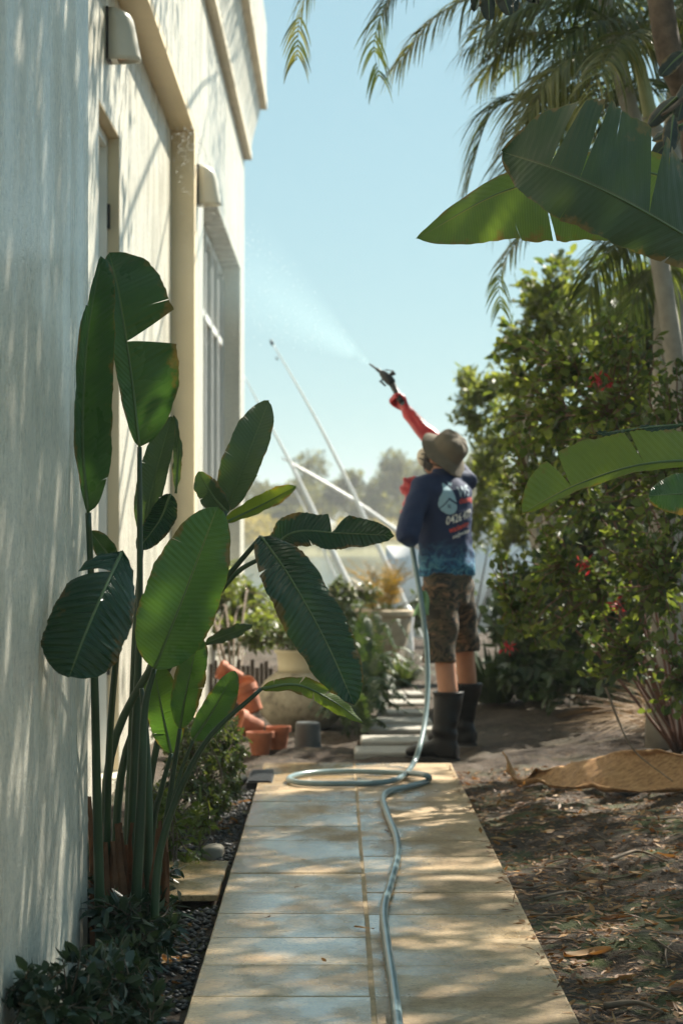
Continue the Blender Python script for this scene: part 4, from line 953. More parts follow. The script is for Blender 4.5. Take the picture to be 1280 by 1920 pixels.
# ================================================================== PERSON WITH SPRAY GUN
def smooth_union(name, q, voxel, it=6, fac=.5):
    """closed tubes that overlap, grown together into one continuous surface"""
    me = q.mesh(name); o = bpy.data.objects.new(name, me); C.objects.link(o)
    r = o.modifiers.new('r', 'REMESH'); r.mode = 'VOXEL'; r.voxel_size = voxel
    s = o.modifiers.new('s', 'SMOOTH'); s.iterations = it; s.factor = fac
    dg = bpy.context.evaluated_depsgraph_get(); dg.update()
    out = bpy.data.meshes.new_from_object(o.evaluated_get(dg)); out.name = name
    bpy.data.objects.remove(o); out.materials.clear(); return out
def wrinkle(me, fn):
    n = len(me.vertices); co = np.empty(n * 3, np.float32); me.vertices.foreach_get('co', co); co = co.reshape(-1, 3)
    no = np.empty(n * 3, np.float32); me.vertices.foreach_get('normal', no); no = no.reshape(-1, 3)
    co = co + no * fn(co)[:, None]; me.vertices.foreach_set('co', co.astype(np.float32).ravel()); me.update()
def loft(q, rings, n=24):
    """rings: (centre, axis_a, ra, axis_b, rb)"""
    V = []
    for c, a, ra, b2, rb2 in rings:
        for j in range(n):
            th = 2 * math.pi * j / n; V.append(Vector(c) + Vector(a) * (ra * math.cos(th)) + Vector(b2) * (rb2 * math.sin(th)))
    k = len(rings); Fc = [(i * n + j, i * n + (j + 1) % n, (i + 1) * n + (j + 1) % n, (i + 1) * n + j) for i in range(k - 1) for j in range(n)]
    Fc += [tuple(range(n - 1, -1, -1)), tuple((k - 1) * n + j for j in range(n))]
    q.add(V, Fc)
Z = Vector((0, 0, 1))
fT = Vector((-.62, .785, 0)).normalized(); lT = Vector((-fT.y, fT.x, 0))        # torso facing and its left
fP = Vector((-.86, .51, 0)).normalized(); lP = Vector((-fP.y, fP.x, 0))          # hips and feet
def V3(px, py, Y): return P(px, py, Y)
pel = V3(838, 1092, 12.92); waist = V3(834, 1035, 12.92); chest = V3(831, 955, 12.92); neck = V3(832, 888, 12.93)
shL = neck + lT * .145 + Z * -.075; shR = neck - lT * .150 + Z * -.045
elL = V3(762, 1008, 12.66); wrL = V3(770, 935, 12.84)
wrR = V3(764, 772, 13.22); elR = (shR * .47 + wrR * .53) + Vector((.026, 0, -.022))
hipL, hipR = pel + lP * .09 + Z * -.03, pel - lP * .09 + Z * -.03
GL = gz(.6, 12.75)
knL = V3(833, 1238, 12.80); anL = V3(841, 1388, 12.78); knR = V3(870, 1222, 13.24); anR = V3(880, 1372, 13.34)
headc = V3(829, 857, 12.95)
ht = math.radians(33); hf = fT * math.cos(ht) * .9 + Vector((-.25, 0, 0)) + Z * math.sin(ht); hf.normalize()
hu = (Z - hf * Z.dot(hf)).normalized(); hl = hu.cross(hf)
HLg = Vector((.645, 12.74, 0)); HRg = Vector((.775, 13.36, 0))
anL = HLg + Vector((-.068, .032, .105)); anR = HRg + Vector((-.064, .039, .105))
root = thing('person', V3(850, 1425, 12.85), 'person in navy shirt, camouflage shorts and gumboots spraying the house from below', 'person')
# body
q = MB()
loft(q, [(pel + Z * -.10, lP, .11, fP, .09), (pel, lP, .155, fP, .115), (waist, lT, .125, fT, .09), (chest, lT, .145, fT, .095), (chest + Z * .10, lT, .13, fT, .08), (neck + Z * -.03, lT, .075, fT, .065), (neck + Z * .02, lT, .055, fT, .055)])
q.tube([neck + Z * -.05, neck + Z * .03, headc - hu * .07], [.058, .054, .052], 14)
loft(q, [(headc - hu * .118 + hf * .02, hl, .025, hf, .035), (headc - hu * .10 + hf * .018, hl, .048, hf, .062), (headc - hu * .05 + hf * .012, hl, .066, hf, .088), (headc, hl, .074, hf, .097), (headc + hu * .05, hl, .073, hf, .093), (headc + hu * .09, hl, .055, hf, .07), (headc + hu * .112, hl, .02, hf, .03)])
q.tube([headc + hf * .088 + hu * .012, headc + hf * .112 - hu * .022, headc + hf * .095 - hu * .035], [.010, .016, .010], 8)          # nose
for s in (-1, 1): q.tube([headc + hl * s * .070 + hu * .022, headc + hl * s * .082, headc + hl * s * .070 - hu * .03], [.010, .015, .008], 8, up=hf)
for a, e, w, in ((shL, elL, wrL), (shR, elR, wrR)):
    q.tube([a, (a + e) / 2, e, (e + w) / 2, w], [.052, .047, .040, .038, .028], 14)
for h, k2, an in ((hipL, knL, anL), (hipR, knR, anR)):
    calf = k2 * .62 + an * .38 - fP * .018
    q.tube([h, (h + k2) / 2, k2, calf, k2 * .2 + an * .8, an], [.090, .076, .056, .054, .030, .024], 16)
bm = smooth_union('body', q, .011, 5); bo = link('body', bm, MAT['skin'], root)
# beard / hair band below the hat
q = MB(); loft(q, [(headc - hu * .02 - hf * .02, hl, .077, hf, .086), (headc + hu * .02 - hf * .012, hl, .079, hf, .094), (headc + hu * .05 - hf * .005, hl, .078, hf, .094), (headc + hu * .085, hl, .06, hf, .074)]); link('hair', smooth_union('hair', q, .010, 4), MAT['hair'], root)
# shirt with collar and sleeves
q = MB()
loft(q, [(V3(838, 1080, 12.92), lT, .165, fT, .130), (V3(837, 1062, 12.92), lT, .170, fT, .132), (waist + Z * .03, lT, .160, fT, .122), (chest, lT, .170, fT, .124), (chest + Z * .10, lT, .174, fT, .120), (neck + Z * -.06, lT, .140, fT, .104), (neck + Z * -.035, lT, .105, fT, .086), (neck + Z * -.015, lT, .068, fT, .066), (neck + Z * .005, lT, .058, fT, .060)], 28)
q.tube([neck + lT * .06 + Z * -.05, shL, (shL + elL) / 2 + lT * .012, elL + Z * -.006, elL + (elL - shL) * .10], [.062, .070, .062, .060, .040], 16)
q.tube([elL + (elL - wrL) * .12, elL, elL * .5 + wrL * .5, elL * .25 + wrL * .75], [.040, .058, .053, .044], 16)
q.tube([neck - lT * .06 + Z * -.04, shR, (shR * .5 + elR * .5), elR * .8 + wrR * .2], [.066, .072, .060, .050], 16)
sm = smooth_union('shirt', q, .0095, 7)
def shirt_w(co):
    z = co[:, 2]; a = co[:, 0] * 9 + co[:, 1] * 7
    f = .0045 * np.sin(z * 46 + a * 3.1 + 2 * hnoise(co[:, 0], co[:, 2], 9, 5) * 4) * np.clip((1.25 - z) * 4, .2, 1.2)
    f += .007 * (hnoise(co[:, 0] + co[:, 1], co[:, 2], 14, 6) - .5) + .004 * (hnoise(co[:, 0] - co[:, 1], co[:, 2] * 2, 24, 7) - .5)
    f += .006 * np.sin(z * 21 - a * 5) * np.exp(-((z - 1.16) / .12) ** 2)
    return f
wrinkle(sm, shirt_w)
m, t, b, o = mat_new('navy_shirt_with_water_print'); w = world(t)
g = N(t, 'ShaderNodeNewGeometry'); sp = N(t, 'ShaderNodeSeparateXYZ'); L(t, g.outputs['Position'], sp.inputs[0])
wave = noise(t, world(t, (1, 1, 1.6)), 9, 5, .65, 1.2)
low = ramp(t, mth(t, 'SUBTRACT', mth(t, 'ADD', sp.outputs[2], mth(t, 'MULTIPLY', wave, .10)), .95), [(.09, 1.0), (.26, 0.0)])
pr = ramp(t, noise(t, world(t, (1, 1, 1.3)), 14, 6, .7, 2.0), [(.40, (.004, .024, .065)), (.50, (.015, .14, .29)), (.58, (.12, .36, .44)), (.66, (.012, .09, .22))])
c = mix(t, low, (.014, .030, .085), pr)
c = mix(t, mth(t, 'MULTIPLY', noise(t, w, 160, 2), .25), c, (.03, .035, .07)); L(t, c, b.inputs['Base Color'])
b.inputs['Roughness'].default_value = .75; b.inputs['Specular IOR Level'].default_value = .3
bump(t, b, mth(t, 'ADD', noise(t, w, 40, 3), mth(t, 'MULTIPLY', noise(t, w, 260, 2), .3)), .35, .006); MAT['shirt'] = m
shirt = link('shirt', sm, m, root)
q = MB(); loft(q, [(neck + Z * -.025, lT, .072, fT, .070), (neck + Z * .012, lT, .066, fT, .066), (neck + Z * .028, lT, .064, fT, .064)]); link('collar', smooth_union('collar', q, .009, 3), m, shirt)
# printed marks lie on the cloth
bvh = BVHTree.FromPolygons([v.co.copy() for v in sm.vertices], [p.vertices[:] for p in sm.polygons])
nb = -fT; ax = -lT; oc = chest + Z * 0.0
def press(me, u, v, slope, off=.0025):
    """lay a flat print (local x, y) on the shirt's back"""
    for vt in me.vertices:
        x = u + vt.co.x; y = v + vt.co.y + slope * (vt.co.x)
        o0 = oc + ax * x + Z * y + nb * .6; h = bvh.ray_cast(o0, -nb)
        vt.co = (h[0] + h[1] * off) if h[0] is not None else oc + ax * x + Z * y + nb * .05
    me.update()
def split_long(me, mx=.008):
    bmm = bmesh.new(); bmm.from_mesh(me); bmesh.ops.triangulate(bmm, faces=bmm.faces[:])
    for _ in range(4):
        e = [x for x in bmm.edges if x.calc_length() > mx]
        if not e: break
        bmesh.ops.subdivide_edges(bmm, edges=e, cuts=1); bmesh.ops.triangulate(bmm, faces=bmm.faces[:])
    bmm.to_mesh(me); bmm.free()
def lettering(txt, size, u, v, slope, mat, stretch=1.0, bold=.0):
    cu = bpy.data.curves.new('lettering', 'FONT'); cu.body = txt; cu.size = size; cu.offset = bold; cu.resolution_u = 3
    ob = bpy.data.objects.new('lettering', cu); C.objects.link(ob); dg = bpy.context.evaluated_depsgraph_get(); dg.update()
    me = bpy.data.meshes.new_from_object(ob.evaluated_get(dg)); bpy.data.objects.remove(ob); me.materials.clear()
    for vt in me.vertices: vt.co.x *= stretch
    split_long(me); press(me, u, v, slope); return link('lettering', me, MAT[mat], shirt, False)
def emblem(poly, u, v, slope, mat, off=.0025, nm='emblem'):
    bmm = bmesh.new(); bmm.faces.new([bmm.verts.new((x, y, 0)) for x, y in poly]); me = bpy.data.meshes.new(nm); bmm.to_mesh(me); bmm.free()
    split_long(me); press(me, u, v, slope, off); return link(nm, me, MAT[mat], shirt, False)
drop = [(.000, .090), (.022, .060), (.045, .025), (.052, -.010), (.030, -.0), (.004, .012), (-.022, -.026), (-.044, -.050), (-.050, -.030), (-.044, .005), (-.022, .055)]
body_ = [(.004, .000), (.030, -.012), (.052, -.022), (.050, -.045), (.036, -.066), (.012, -.078), (-.012, -.076), (-.034, -.064), (-.041, -.053), (-.018, -.030)]
EU, EV, ES = -.066, .050, -.12
emblem(drop, EU, EV, ES, 'printblue'); emblem(body_, EU, EV, ES, 'printblue')
for dx, dy in ((-.008, -.044), (.002, -.044), (-.008, -.034), (.002, -.034)):
    emblem([(dx, dy), (dx + .007, dy), (dx + .007, dy + .007), (dx, dy + .007)], EU + .004, EV, ES, 'shirt', .0042, 'emblem_window')
emblem([(.030 + .016 * (1 if i % 2 == 0 else .42) * math.cos(i * math.pi / 4 + .3), .086 + .016 * (1 if i % 2 == 0 else .42) * math.sin(i * math.pi / 4 + .3)) for i in range(8)], EU, EV, ES, 'printblue')
lettering('WS', .080, -.004, .062, .12, 'printgrey', .85, .001)
lettering('cleaning', .044, .006, .028, .16, 'printred', .80, .0006)
lettering('0426 400', .061, -.078, -.084, .26, 'printwhite', .78, .0006)
lettering('wscleaning', .040, -.062, -.126, .28, 'printred', .80, .0008)
lettering('info@wsclean', .028, -.046, -.158, .30, 'printwhite', .78, .0004)
# shorts
q = MB()
loft(q, [(pel + Z * -.12, lP, .13, fP, .105), (pel + Z * -.03, lP, .165, fP, .128), (pel + Z * .06, lP, .152, fP, .116)], 24)
for h, k2, hem in ((hipL, knL, V3(822, 1242, 12.80)), (hipR, knR, V3(868, 1222, 13.18))):
    q.tube([h + Z * .02, h * .6 + k2 * .4, hem + Z * .06, hem], [.104, .096, .087, .090], 18)
sh = smooth_union('shorts', q, .0105, 5); wrinkle(sh, lambda co: .007 * (hnoise(co[:, 0] * 1.5 + co[:, 1], co[:, 2], 13, 8) - .5) + .004 * np.sin(co[:, 2] * 38 + co[:, 0] * 30))
m, t, b, o = mat_new('camouflage_cloth'); w = world(t, (1, 1, 1.7))
n1 = noise(t, w, 9, 3, .55, 1.0); n2 = noise(t, world(t, (1.3, 1.3, 2.2)), 10, 3, .6, 1.4)
c = ramp(t, n1, [(.40, (.022, .020, .015)), (.44, (.085, .060, .036)), (.52, (.050, .048, .028)), (.57, (.014, .014, .012))], 'CONSTANT')
c = mix(t, ramp(t, n2, [(.57, 0.), (.59, 1.)]), c, (.20, .115, .065)); L(t, c, b.inputs['Base Color']); b.inputs['Roughness'].default_value = .85
bump(t, b, noise(t, world(t), 220, 2), .25, .004); MAT['camo'] = m
shorts = link('shorts', sh, m, root)
# gumboots
def boot(kn, an, top, heel, toe, gzv):
    q = MB(); d = (toe - heel); d.z = 0; d.normalize(); s = Vector((-d.y, d.x, 0))
    ank = heel + d * .075 + Z * .10
    loft(q, [(top, d, .082, s, .078), (top + Z * -.02, d, .080, s, .076), (top * .6 + ank * .4, d, .073, s, .068), (ank + Z * .07, d, .068, s, .058), (ank, d, .068, s, .048), (heel + d * .07 + Z * .012, d, .076, s, .046)], 20)
    loft(q, [(heel + d * .0 + Z * .05, s, .036, Z, .045), (heel + d * .06 + Z * .055, s, .044, Z, .052), (heel + d * .13 + Z * .062, s, .046, Z, .058), (heel + d * .19 + Z * .046, s, .050, Z, .042), (heel + d * .25 + Z * .042, s, .046, Z, .038), (heel + d * .285 + Z * .036, s, .030, Z, .026), (heel + d * .296 + Z * .034, s, .012, Z, .014)], 18)
    me = smooth_union('boot', q, .0095, 4)
    wrinkle(me, lambda co: .006 * (hnoise(co[:, 0] + co[:, 1], co[:, 2] * 1.6, 16, 11) - .5) + .0035 * np.sin(co[:, 2] * 85 + co[:, 0] * 14) * np.exp(-((co[:, 2] - .15) / .06) ** 2))
    o_ = link('boot', me, MAT['black'], root)
    q = MB(); n = 24; V = []
    for zz in (.0, .016):
        for j in range(n):
            th = 2 * math.pi * j / n; x = .145 + .158 * math.cos(th); wv = .046 * (1 + .12 * math.cos(th)) * math.sin(th) * (1 - .22 * math.exp(-((x - .11) / .05) ** 2)); V.append(heel + d * x + s * wv * 1.05 + Z * zz)
    q.add(V, [tuple(range(n - 1, -1, -1)), tuple(range(n, 2 * n))] + [(j, (j + 1) % n, n + (j + 1) % n, n + j) for j in range(n)]); q.build('sole', MAT['plastic'], o_)
    q = MB(); loft(q, [(top + Z * -.012, d, .0835, s, .0795), (top + Z * .004, d, .0835, s, .0795), (top + Z * .0045, d, .070, s, .066), (top + Z * -.03, d, .069, s, .065)], 20); q.build('cuff', MAT['black'], o_, True)
hL = Vector((.640, 12.74, gz(.6, 12.74) + .012)); tL = hL + Vector((-.275, .13, 0)); hR = Vector((.765, 13.36, gz(.76, 13.36) + .004)); tR = hR + Vector((-.26, .16, 0))
boot(knL, anL, V3(840, 1298, 12.80), hL, tL, GL)
boot(knR, anR, V3(876, 1282, 13.30), hR, tR, GL)
# gloves: gauntlet, palm, four fingers and a thumb
def glove(el, wr, palm_dir, palm_n, grip_axis, fingers_c, lenk, flip=1):
    """hand closed round a grip: palm_dir to the knuckles, palm_n out of the palm, grip_axis along the held bar"""
    q = MB(); pd = palm_dir.normalized(); pn = (palm_n - pd * palm_n.dot(pd)).normalized(); ga = pd.cross(pn)
    if ga.dot(grip_axis) < 0: ga = -ga
    ln = (wr - el)
    q.tube([el + ln * .18, el + ln * .22, el + ln * .6, wr, wr + pd * .02], [.052, .053, .047, .036, .034], 16)
    q.tube([wr, wr + pd * .035, wr + pd * .085], [(.030, .024), (.043, .022), (.045, .017)], 14, up=ga)
    tips = []
    for i, (off, l) in enumerate(((-.034, .90), (-.012, 1.0), (.011, .96), (.033, .78))):
        k0 = wr + pd * .080 + ga * off; l *= .034
        a = k0 + pd * l * .85 + pn * l * .25; b2 = a + pn * l * .95 + pd * l * .05; c2 = b2 - pd * l * .75 + pn * l * .25
        q.tube([k0 - pd * .02, k0, a, b2, c2], [.0135, .0145, .0135, .0125, .0105], 8)
    th = wr + pd * .03 - ga * flip * .036
    q.tube([th, th - ga * flip * .016 + pd * .025 + pn * .012, th - ga * flip * .008 + pd * .052 + pn * .032, th + ga * flip * .006 + pd * .060 + pn * .050], [.017, .015, .013, .010], 8)
    me = smooth_union('glove', q, .0058, 3)
    wrinkle(me, lambda co: .0045 * (hnoise(co[:, 0] * 1.4 + co[:, 1], co[:, 2], 26, 9) - .5) + .0035 * np.sin(co[:, 2] * 95 + co[:, 0] * 60 + 5 * hnoise(co[:, 0], co[:, 2], 12, 4)))
    return me
gdir = (V3(708, 690, 13.30) - V3(744, 738, 13.24)).normalized()
camd = Vector((0, -1, 0))
HR = V3(764, 772, 13.22)
pdR = (V3(744, 736, 13.24) - HR)
pnR = Vector((-.75, -.15, .25))
link('glove', glove(elR, HR, pdR, pnR, Z, None, 1), MAT['glove'], root)
pdL = Vector((.02, .03, 1)); pnL = Vector((.25, .9, .1))
link('glove', glove(elL, wrL, pdL, pnL, Z, None, 1, -1), MAT['glove'], root)
# bucket hat
hc = headc + hu * .045 - hf * .012
tb = math.radians(20); bu = (hu * math.cos(tb) - hf * math.sin(tb)).normalized(); bf = (hf - bu * hf.dot(bu)).normalized(); bl = bu.cross(bf)
q = MB(); V = []; n = 36
prof = [(.146, -.036), (.130, -.022), (.112, -.008), (.096, .004), (.092, .012), (.091, .042), (.086, .072), (.072, .091), (.045, .102), (.012, .105)]
for k2, (r, h) in enumerate(prof):
    for j in range(n):
        th = 2 * math.pi * j / n; wob = .010 * math.sin(3 * th + .6) * (1 if k2 < 3 else .25)
        V.append(hc + bf * (r * 1.06 * math.cos(th)) + bl * (r * .95 * math.sin(th)) + bu * (h + wob + (.004 * math.sin(7 * th) if 4 < k2 < 9 else 0)))
q.add(V, [(i * n + j, i * n + (j + 1) % n, (i + 1) * n + (j + 1) % n, (i + 1) * n + j) for i in range(len(prof) - 1) for j in range(n)] + [tuple((len(prof) - 1) * n + j for j in range(n))])
hat = q.build('hat', MAT['hat'], root, True); md = hat.modifiers.new('t', 'SOLIDIFY'); md.thickness = .003; sb = hat.modifiers.new('s', 'SUBSURF'); sb.levels = 1; sb.render_levels = 1
# respirator
q = MB(); mc = headc + hf * .098 - hu * .052
loft(q, [(mc - hf * .035, hl, .056, hu, .058), (mc, hl, .054, hu, .055), (mc + hf * .030, hl, .040, hu, .042), (mc + hf * .046, hl, .022, hu, .024), (mc + hf * .050, hl, .006, hu, .006)], 20); mk = q.build('respirator', MAT['mask'], root, True)
for s in (-.02, .03):
    q = MB(); q.tube(catmull([mc + hl * .052 + hu * s * .5, headc + hl * .080 + hu * s - hf * .0 - hu * .02, headc + hl * .055 - hf * .085 + hu * (s * .6 - .01)], 10), (.0035), 6); q.build('strap', MAT['strap'], mk, True)
q = MB(); q.tube(catmull([headc + hl * .076 + hu * .05 + hf * .02, headc + hl * .074 - hu * .05 + hf * .04, headc + hl * .03 - hu * .115 + hf * .045, headc - hl * .03 - hu * .115 + hf * .045, headc - hl * .074 - hu * .05 + hf * .04], 16), .003, 6); q.build('chin_strap', MAT['strap'], hat, True)
# jaw beard
q = MB(); loft(q, [(headc - hu * .110 + hf * .022, hl, .028, hf, .040), (headc - hu * .09 + hf * .02, hl, .054, hf, .068), (headc - hu * .05 + hf * .018, hl, .070, hf, .086), (headc - hu * .02 + hf * .03, hl, .073, hf, .070)]); link('beard', smooth_union('beard', q, .009, 3), MAT['hair'], root)

# spray gun held in the raised glove
gun = thing('spray_gun', V3(740, 735, 13.22), 'black pressure washer gun pointed up at the house by the raised arm', 'spray gun')
a0, a1, a2, a3 = V3(748, 745, 13.20), V3(733, 716, 13.24), V3(716, 699, 13.27), V3(692, 682, 13.31)
q = MB(); q.tube([a0 + (a0 - a1) * .35, a0, a1], [.015, .0165, .0185], 12); q.build('grip', MAT['plastic'], gun, True)
q = MB(); q.tube([a1 + (a1 - a2) * .2, a1, (a1 + a2) / 2, a2, a2 + (a3 - a2) * .1], [.018, .026, .027, .019, .012], 12); q.build('gun_body', MAT['plastic'], gun, True)
kx = (a1 + a2) / 2 + Vector((.035, 0, .022)); q = MB(); q.tube([(a1 + a2) / 2, kx - Vector((.008, 0, .004)), kx + Vector((.008, 0, .006))], [.010, .011, .016], 10); q.build('knob', MAT['plastic'], gun, True)
q = MB(); q.tube([(a1 + a2) / 2 + Vector((-.02, 0, -.012)), (a1 + a2) / 2 + Vector((-.036, 0, -.020)), a1 + Vector((-.03, 0, -.022))], [.006, .006, .005], 8); q.build('trigger', MAT['plastic'], gun, True)
q = MB(); q.tube([a2, a2 * .6 + a3 * .4, a2 * .55 + a3 * .45, a3 * .9 + a2 * .1, a3], [.011, .0095, .006, .005, .004], 10); q.build('lance', MAT['plastic'], gun, True)
q = MB(); q.tube([a1 + Vector((-.012, -.02, .01)), kx + Vector((0, -.01, .012)), a2 + Vector((.018, 0, .018))], .003, 6); q.build('guard', MAT['plastic'], gun, True)

# hose: from the path to the left hand, up behind the arm to the gun
hz = .046
def HP(px, py, z=hz):
    y = F * (EYE - z) / (py - CY); return Vector(((px - CX) * y / F, y, z))
hp = [HP(748, 1990), HP(745, 1920), HP(737, 1850), HP(725, 1770), HP(719, 1705), HP(732, 1655), HP(745, 1602), HP(741, 1565), HP(726, 1527), HP(718, 1497), HP(730, 1483), HP(770, 1473), HP(802, 1463), HP(797, 1453, .075), HP(752, 1449, .052), HP(650, 1446), HP(572, 1450), HP(541, 1460), HP(570, 1468), HP(640, 1469), HP(710, 1467),
      HP(750, 1458, .055), V3(772, 1436, 11.95), V3(786, 1400, 12.1), V3(797, 1345, 12.3), V3(801, 1280, 12.45), V3(798, 1200, 12.55), V3(788, 1120, 12.65), V3(776, 1050, 12.78), V3(770, 1000, 12.86), wrL + pdL * .085 + pnL * .032,
      V3(800, 900, 13.16), V3(838, 880, 13.22), shR * .5 + elR * .5 + Vector((.0, .085, .0)), elR + Vector((.0, .072, 0)), wrR + Vector((.01, .05, 0)), a0 + (a0 - a1) * .3]
q = MB(); n = len(hp) * 9; q.tube(catmull(hp, n), .0135, 10)
tag(q.build('hose', MAT['hose'], None, True), 'blue-grey pressure hose looping over the path up to the person', 'hose')
# pale green cloth at the hip
cl = MB(); V = []; nU, nV = 9, 12
for i in range(nV + 1):
    for j in range(nU + 1):
        u = j / nU - .5; v = i / nV; wd = .028 + .055 * v ** .8
        V.append(V3(792, 1108, 12.70) + Vector((u * wd * 1.0 + .008 * math.sin(v * 5), .012 * math.sin(u * 14 + v * 3), -v * .135 - .012 * math.sin(u * 9 + 1) * v)))
cl.add(V, [(i * (nU + 1) + j, i * (nU + 1) + j + 1, (i + 1) * (nU + 1) + j + 1, (i + 1) * (nU + 1) + j) for i in range(nV) for j in range(nU)])
co = cl.build('cleaning_cloth', MAT['cloth'], None, True); md = co.modifiers.new('t', 'SOLIDIFY'); md.thickness = .003
tag(co, 'pale green cloth hanging from the pocket of the camouflage shorts', 'cloth')

# spray: a thinning cone of fine water towards the house, with drops
m = bpy.data.materials.new('fine_spray'); m.use_nodes = True; t = m.node_tree; t.nodes.clear(); out = t.nodes.new('ShaderNodeOutputMaterial')
pvn = t.nodes.new('ShaderNodeVolumePrincipled'); pvn.inputs['Color'].default_value = (.62, .88, .95, 1); pvn.inputs['Anisotropy'].default_value = 0.45
tc = t.nodes.new('ShaderNodeTexCoord'); sp = t.nodes.new('ShaderNodeSeparateXYZ'); t.links.new(tc.outputs['Object'], sp.inputs[0])
SPL = 3.3
x = mth(t, 'DIVIDE', sp.outputs[2], SPL)
rad = mth(t, 'SQRT', mth(t, 'ADD', mth(t, 'MULTIPLY', sp.outputs[0], sp.outputs[0]), mth(t, 'MULTIPLY', sp.outputs[1], sp.outputs[1])))
rel = mth(t, 'DIVIDE', rad, mth(t, 'ADD', mth(t, 'MULTIPLY', sp.outputs[2], .165), .012))
core = mth(t, 'SUBTRACT', 1.0, rel, True)
dens = mth(t, 'DIVIDE', mth(t, 'MULTIPLY', core, .45), mth(t, 'ADD', mth(t, 'MULTIPLY', x, 1.5), .06))
dens = mth(t, 'MULTIPLY', dens, mth(t, 'SUBTRACT', 1.0, x, True))
t.links.new(dens, pvn.inputs['Density']); t.links.new(pvn.outputs[0], out.inputs['Volume'])
q = MB(); q.lathe([(.012, 0), (.012 + .165 * SPL, SPL)], (0, 0, 0), 28)
spo = q.build('water_spray', m, None); spo.location = a3; aim = (Vector((-.85, 15.9, 3.05)) - a3).normalized(); spo.rotation_euler = aim.to_track_quat('Z', 'Y').to_euler()
tag(spo, 'fan of fine water spray leaving the lance towards the house', 'spray', kind='stuff')
m, t, b, o = mat_new('water_drop'); b.inputs['Base Color'].default_value = (.9, .93, .95, 1); b.inputs['Roughness'].default_value = .08; b.inputs['Specular IOR Level'].default_value = 1.0
q = MB(); rr = random.Random(9)
def drop_(p, r): q.add([p + Vector(v) * r for v in ((0, 0, 1.9), (1, 0, 0), (0, 1, 0), (-1, 0, 0), (0, -1, 0), (0, 0, -1.6))], [(0, 1, 2), (0, 2, 3), (0, 3, 4), (0, 4, 1), (5, 2, 1), (5, 3, 2), (5, 4, 3), (5, 1, 4)])
for i in range(150):
    drop_(P(rr.gauss(352, 18), 235 + abs(rr.gauss(0, 70)), rr.uniform(15.0, 15.6)), rr.uniform(.0014, .0034))
for i in range(60):
    drop_(P(rr.uniform(355, 455), rr.uniform(260, 560), rr.uniform(15.4, 17.5)), rr.uniform(.0014, .003))
for i in range(700):
    u = rr.random() ** .6 * SPL; rd = (.165 * u) * math.sqrt(rr.random()); th = rr.uniform(0, 6.28); e1 = aim.orthogonal().normalized(); e2 = aim.cross(e1)
    drop_(a3 + aim * u + e1 * rd * math.cos(th) + e2 * rd * math.sin(th) + Z * (-.02 * u * u), rr.uniform(.0008, .0022))
tag(q.build('water_drops', m, None, True), 'water drops flying from the lance and splashing off the soffit corner', 'water drops', kind='stuff')
# ================================================================== FAR SHORE, POLES, BOAT
rg = np.random.default_rng(5)
def mass(name, label, cat, blobs, size, mat, per):
    LPs, LDs = [], []
    for (x, y, z, rx, ry, rz) in blobs:
        u = rg.normal(0, 1, (per, 3)); u /= np.linalg.norm(u, axis=1, keepdims=True); u *= rg.random((per, 1)) ** .35
        LPs.append(np.array([x, y, z]) + u * np.array([rx, ry, rz])); LDs.append(rg.normal(0, 1, (per, 3)))
    p = np.concatenate(LPs); d = np.concatenate(LDs)
    o = leaf_cloud(name, p, d, size * rg.uniform(.6, 1.4, len(p)), size * .7 * rg.uniform(.6, 1.3, len(p)), MAT[mat], None, rg, 2)
    return tag(o, label, cat, kind='stuff')
bl = []
for i in range(190):
    x = rg.uniform(-16, 42); px = CX + x * F / 205
    top = 6.9 + .45 * math.sin(x * .23 + 1) + rg.normal(0, .4)
    if px < 560: top -= 1.9
    k = rg.uniform(.3, 1.0) ** .7; r = rg.uniform(.9, 1.6)
    bl.append((x, rg.uniform(196, 214), max(1.4, top * k - r * .5), r * 1.2, r, r))
mass('woodland', 'hazy line of mangrove trees on the far shore', 'woodland', bl, .42, 'farwood', 400)
bl = [(rg.uniform(-16, 40), rg.uniform(187, 193), rg.uniform(.4, 2.1), rg.uniform(1.2, 2.4), 1.2, rg.uniform(.6, 1.1)) for i in range(60)]
mass('marsh_scrub', 'yellowish marsh scrub at the water in front of the far trees', 'scrub', bl, .34, 'marsh', 190)
def pole(pts, w0, w1, label):
    q = MB(); pl = catmull(pts, 30); q.tube(pl, [w0 + (w1 - w0) * i / 30 for i in range(31)], 8)
    o = q.build('mooring_pole', MAT['pole'], None, True); return tag(o, label, 'pole', 'slanting white mooring poles')
Yp = 27.2
b1, b2 = P(792, 1190, Yp), P(706, 1190, Yp)
for v in (b1, b2): v.z = gz(v.x, Yp) - .05
p1 = pole([b1, P(690, 985, Yp), P(600, 800, Yp), P(509, 640, Yp)], .034, .006, 'longest slanting white pole, its tip highest against the sky')
q = MB(); a = P(509, 642, Yp); q.tube([a + Vector((.01, 0, -.03)), a + Vector((-.006, 0, .03))], [.018, .016], 8); q.build('end_fitting', MAT['plastic'], p1, True)
a = P(519, 672, Yp); q = MB(); q.tube([a + Vector((.006, 0, -.014)), a + Vector((-.006, 0, .014))], [.012, .012], 8); q.build('line_guide', MAT['plastic'], p1, True)
pole([b2, P(600, 985, Yp), P(545, 870, Yp), P(455, 700, Yp)], .042, .005, 'slanting white pole nearest the house, crossing behind the strelitzia leaf')
pole([P(835, 1062, 28.6) + Vector((0, 0, 0)), P(745, 997, 28.2), P(650, 930, 28.0), P(528, 858, 27.8)], .042, .010, 'flattest white pole, crossing the other two from the boat')
pole([P(680, 1190, 27.6) - Vector((0, 0, .05)), P(585, 985, 27.6), P(545, 905, 27.6)], .016, .005, 'thin faint pole between the two long ones')
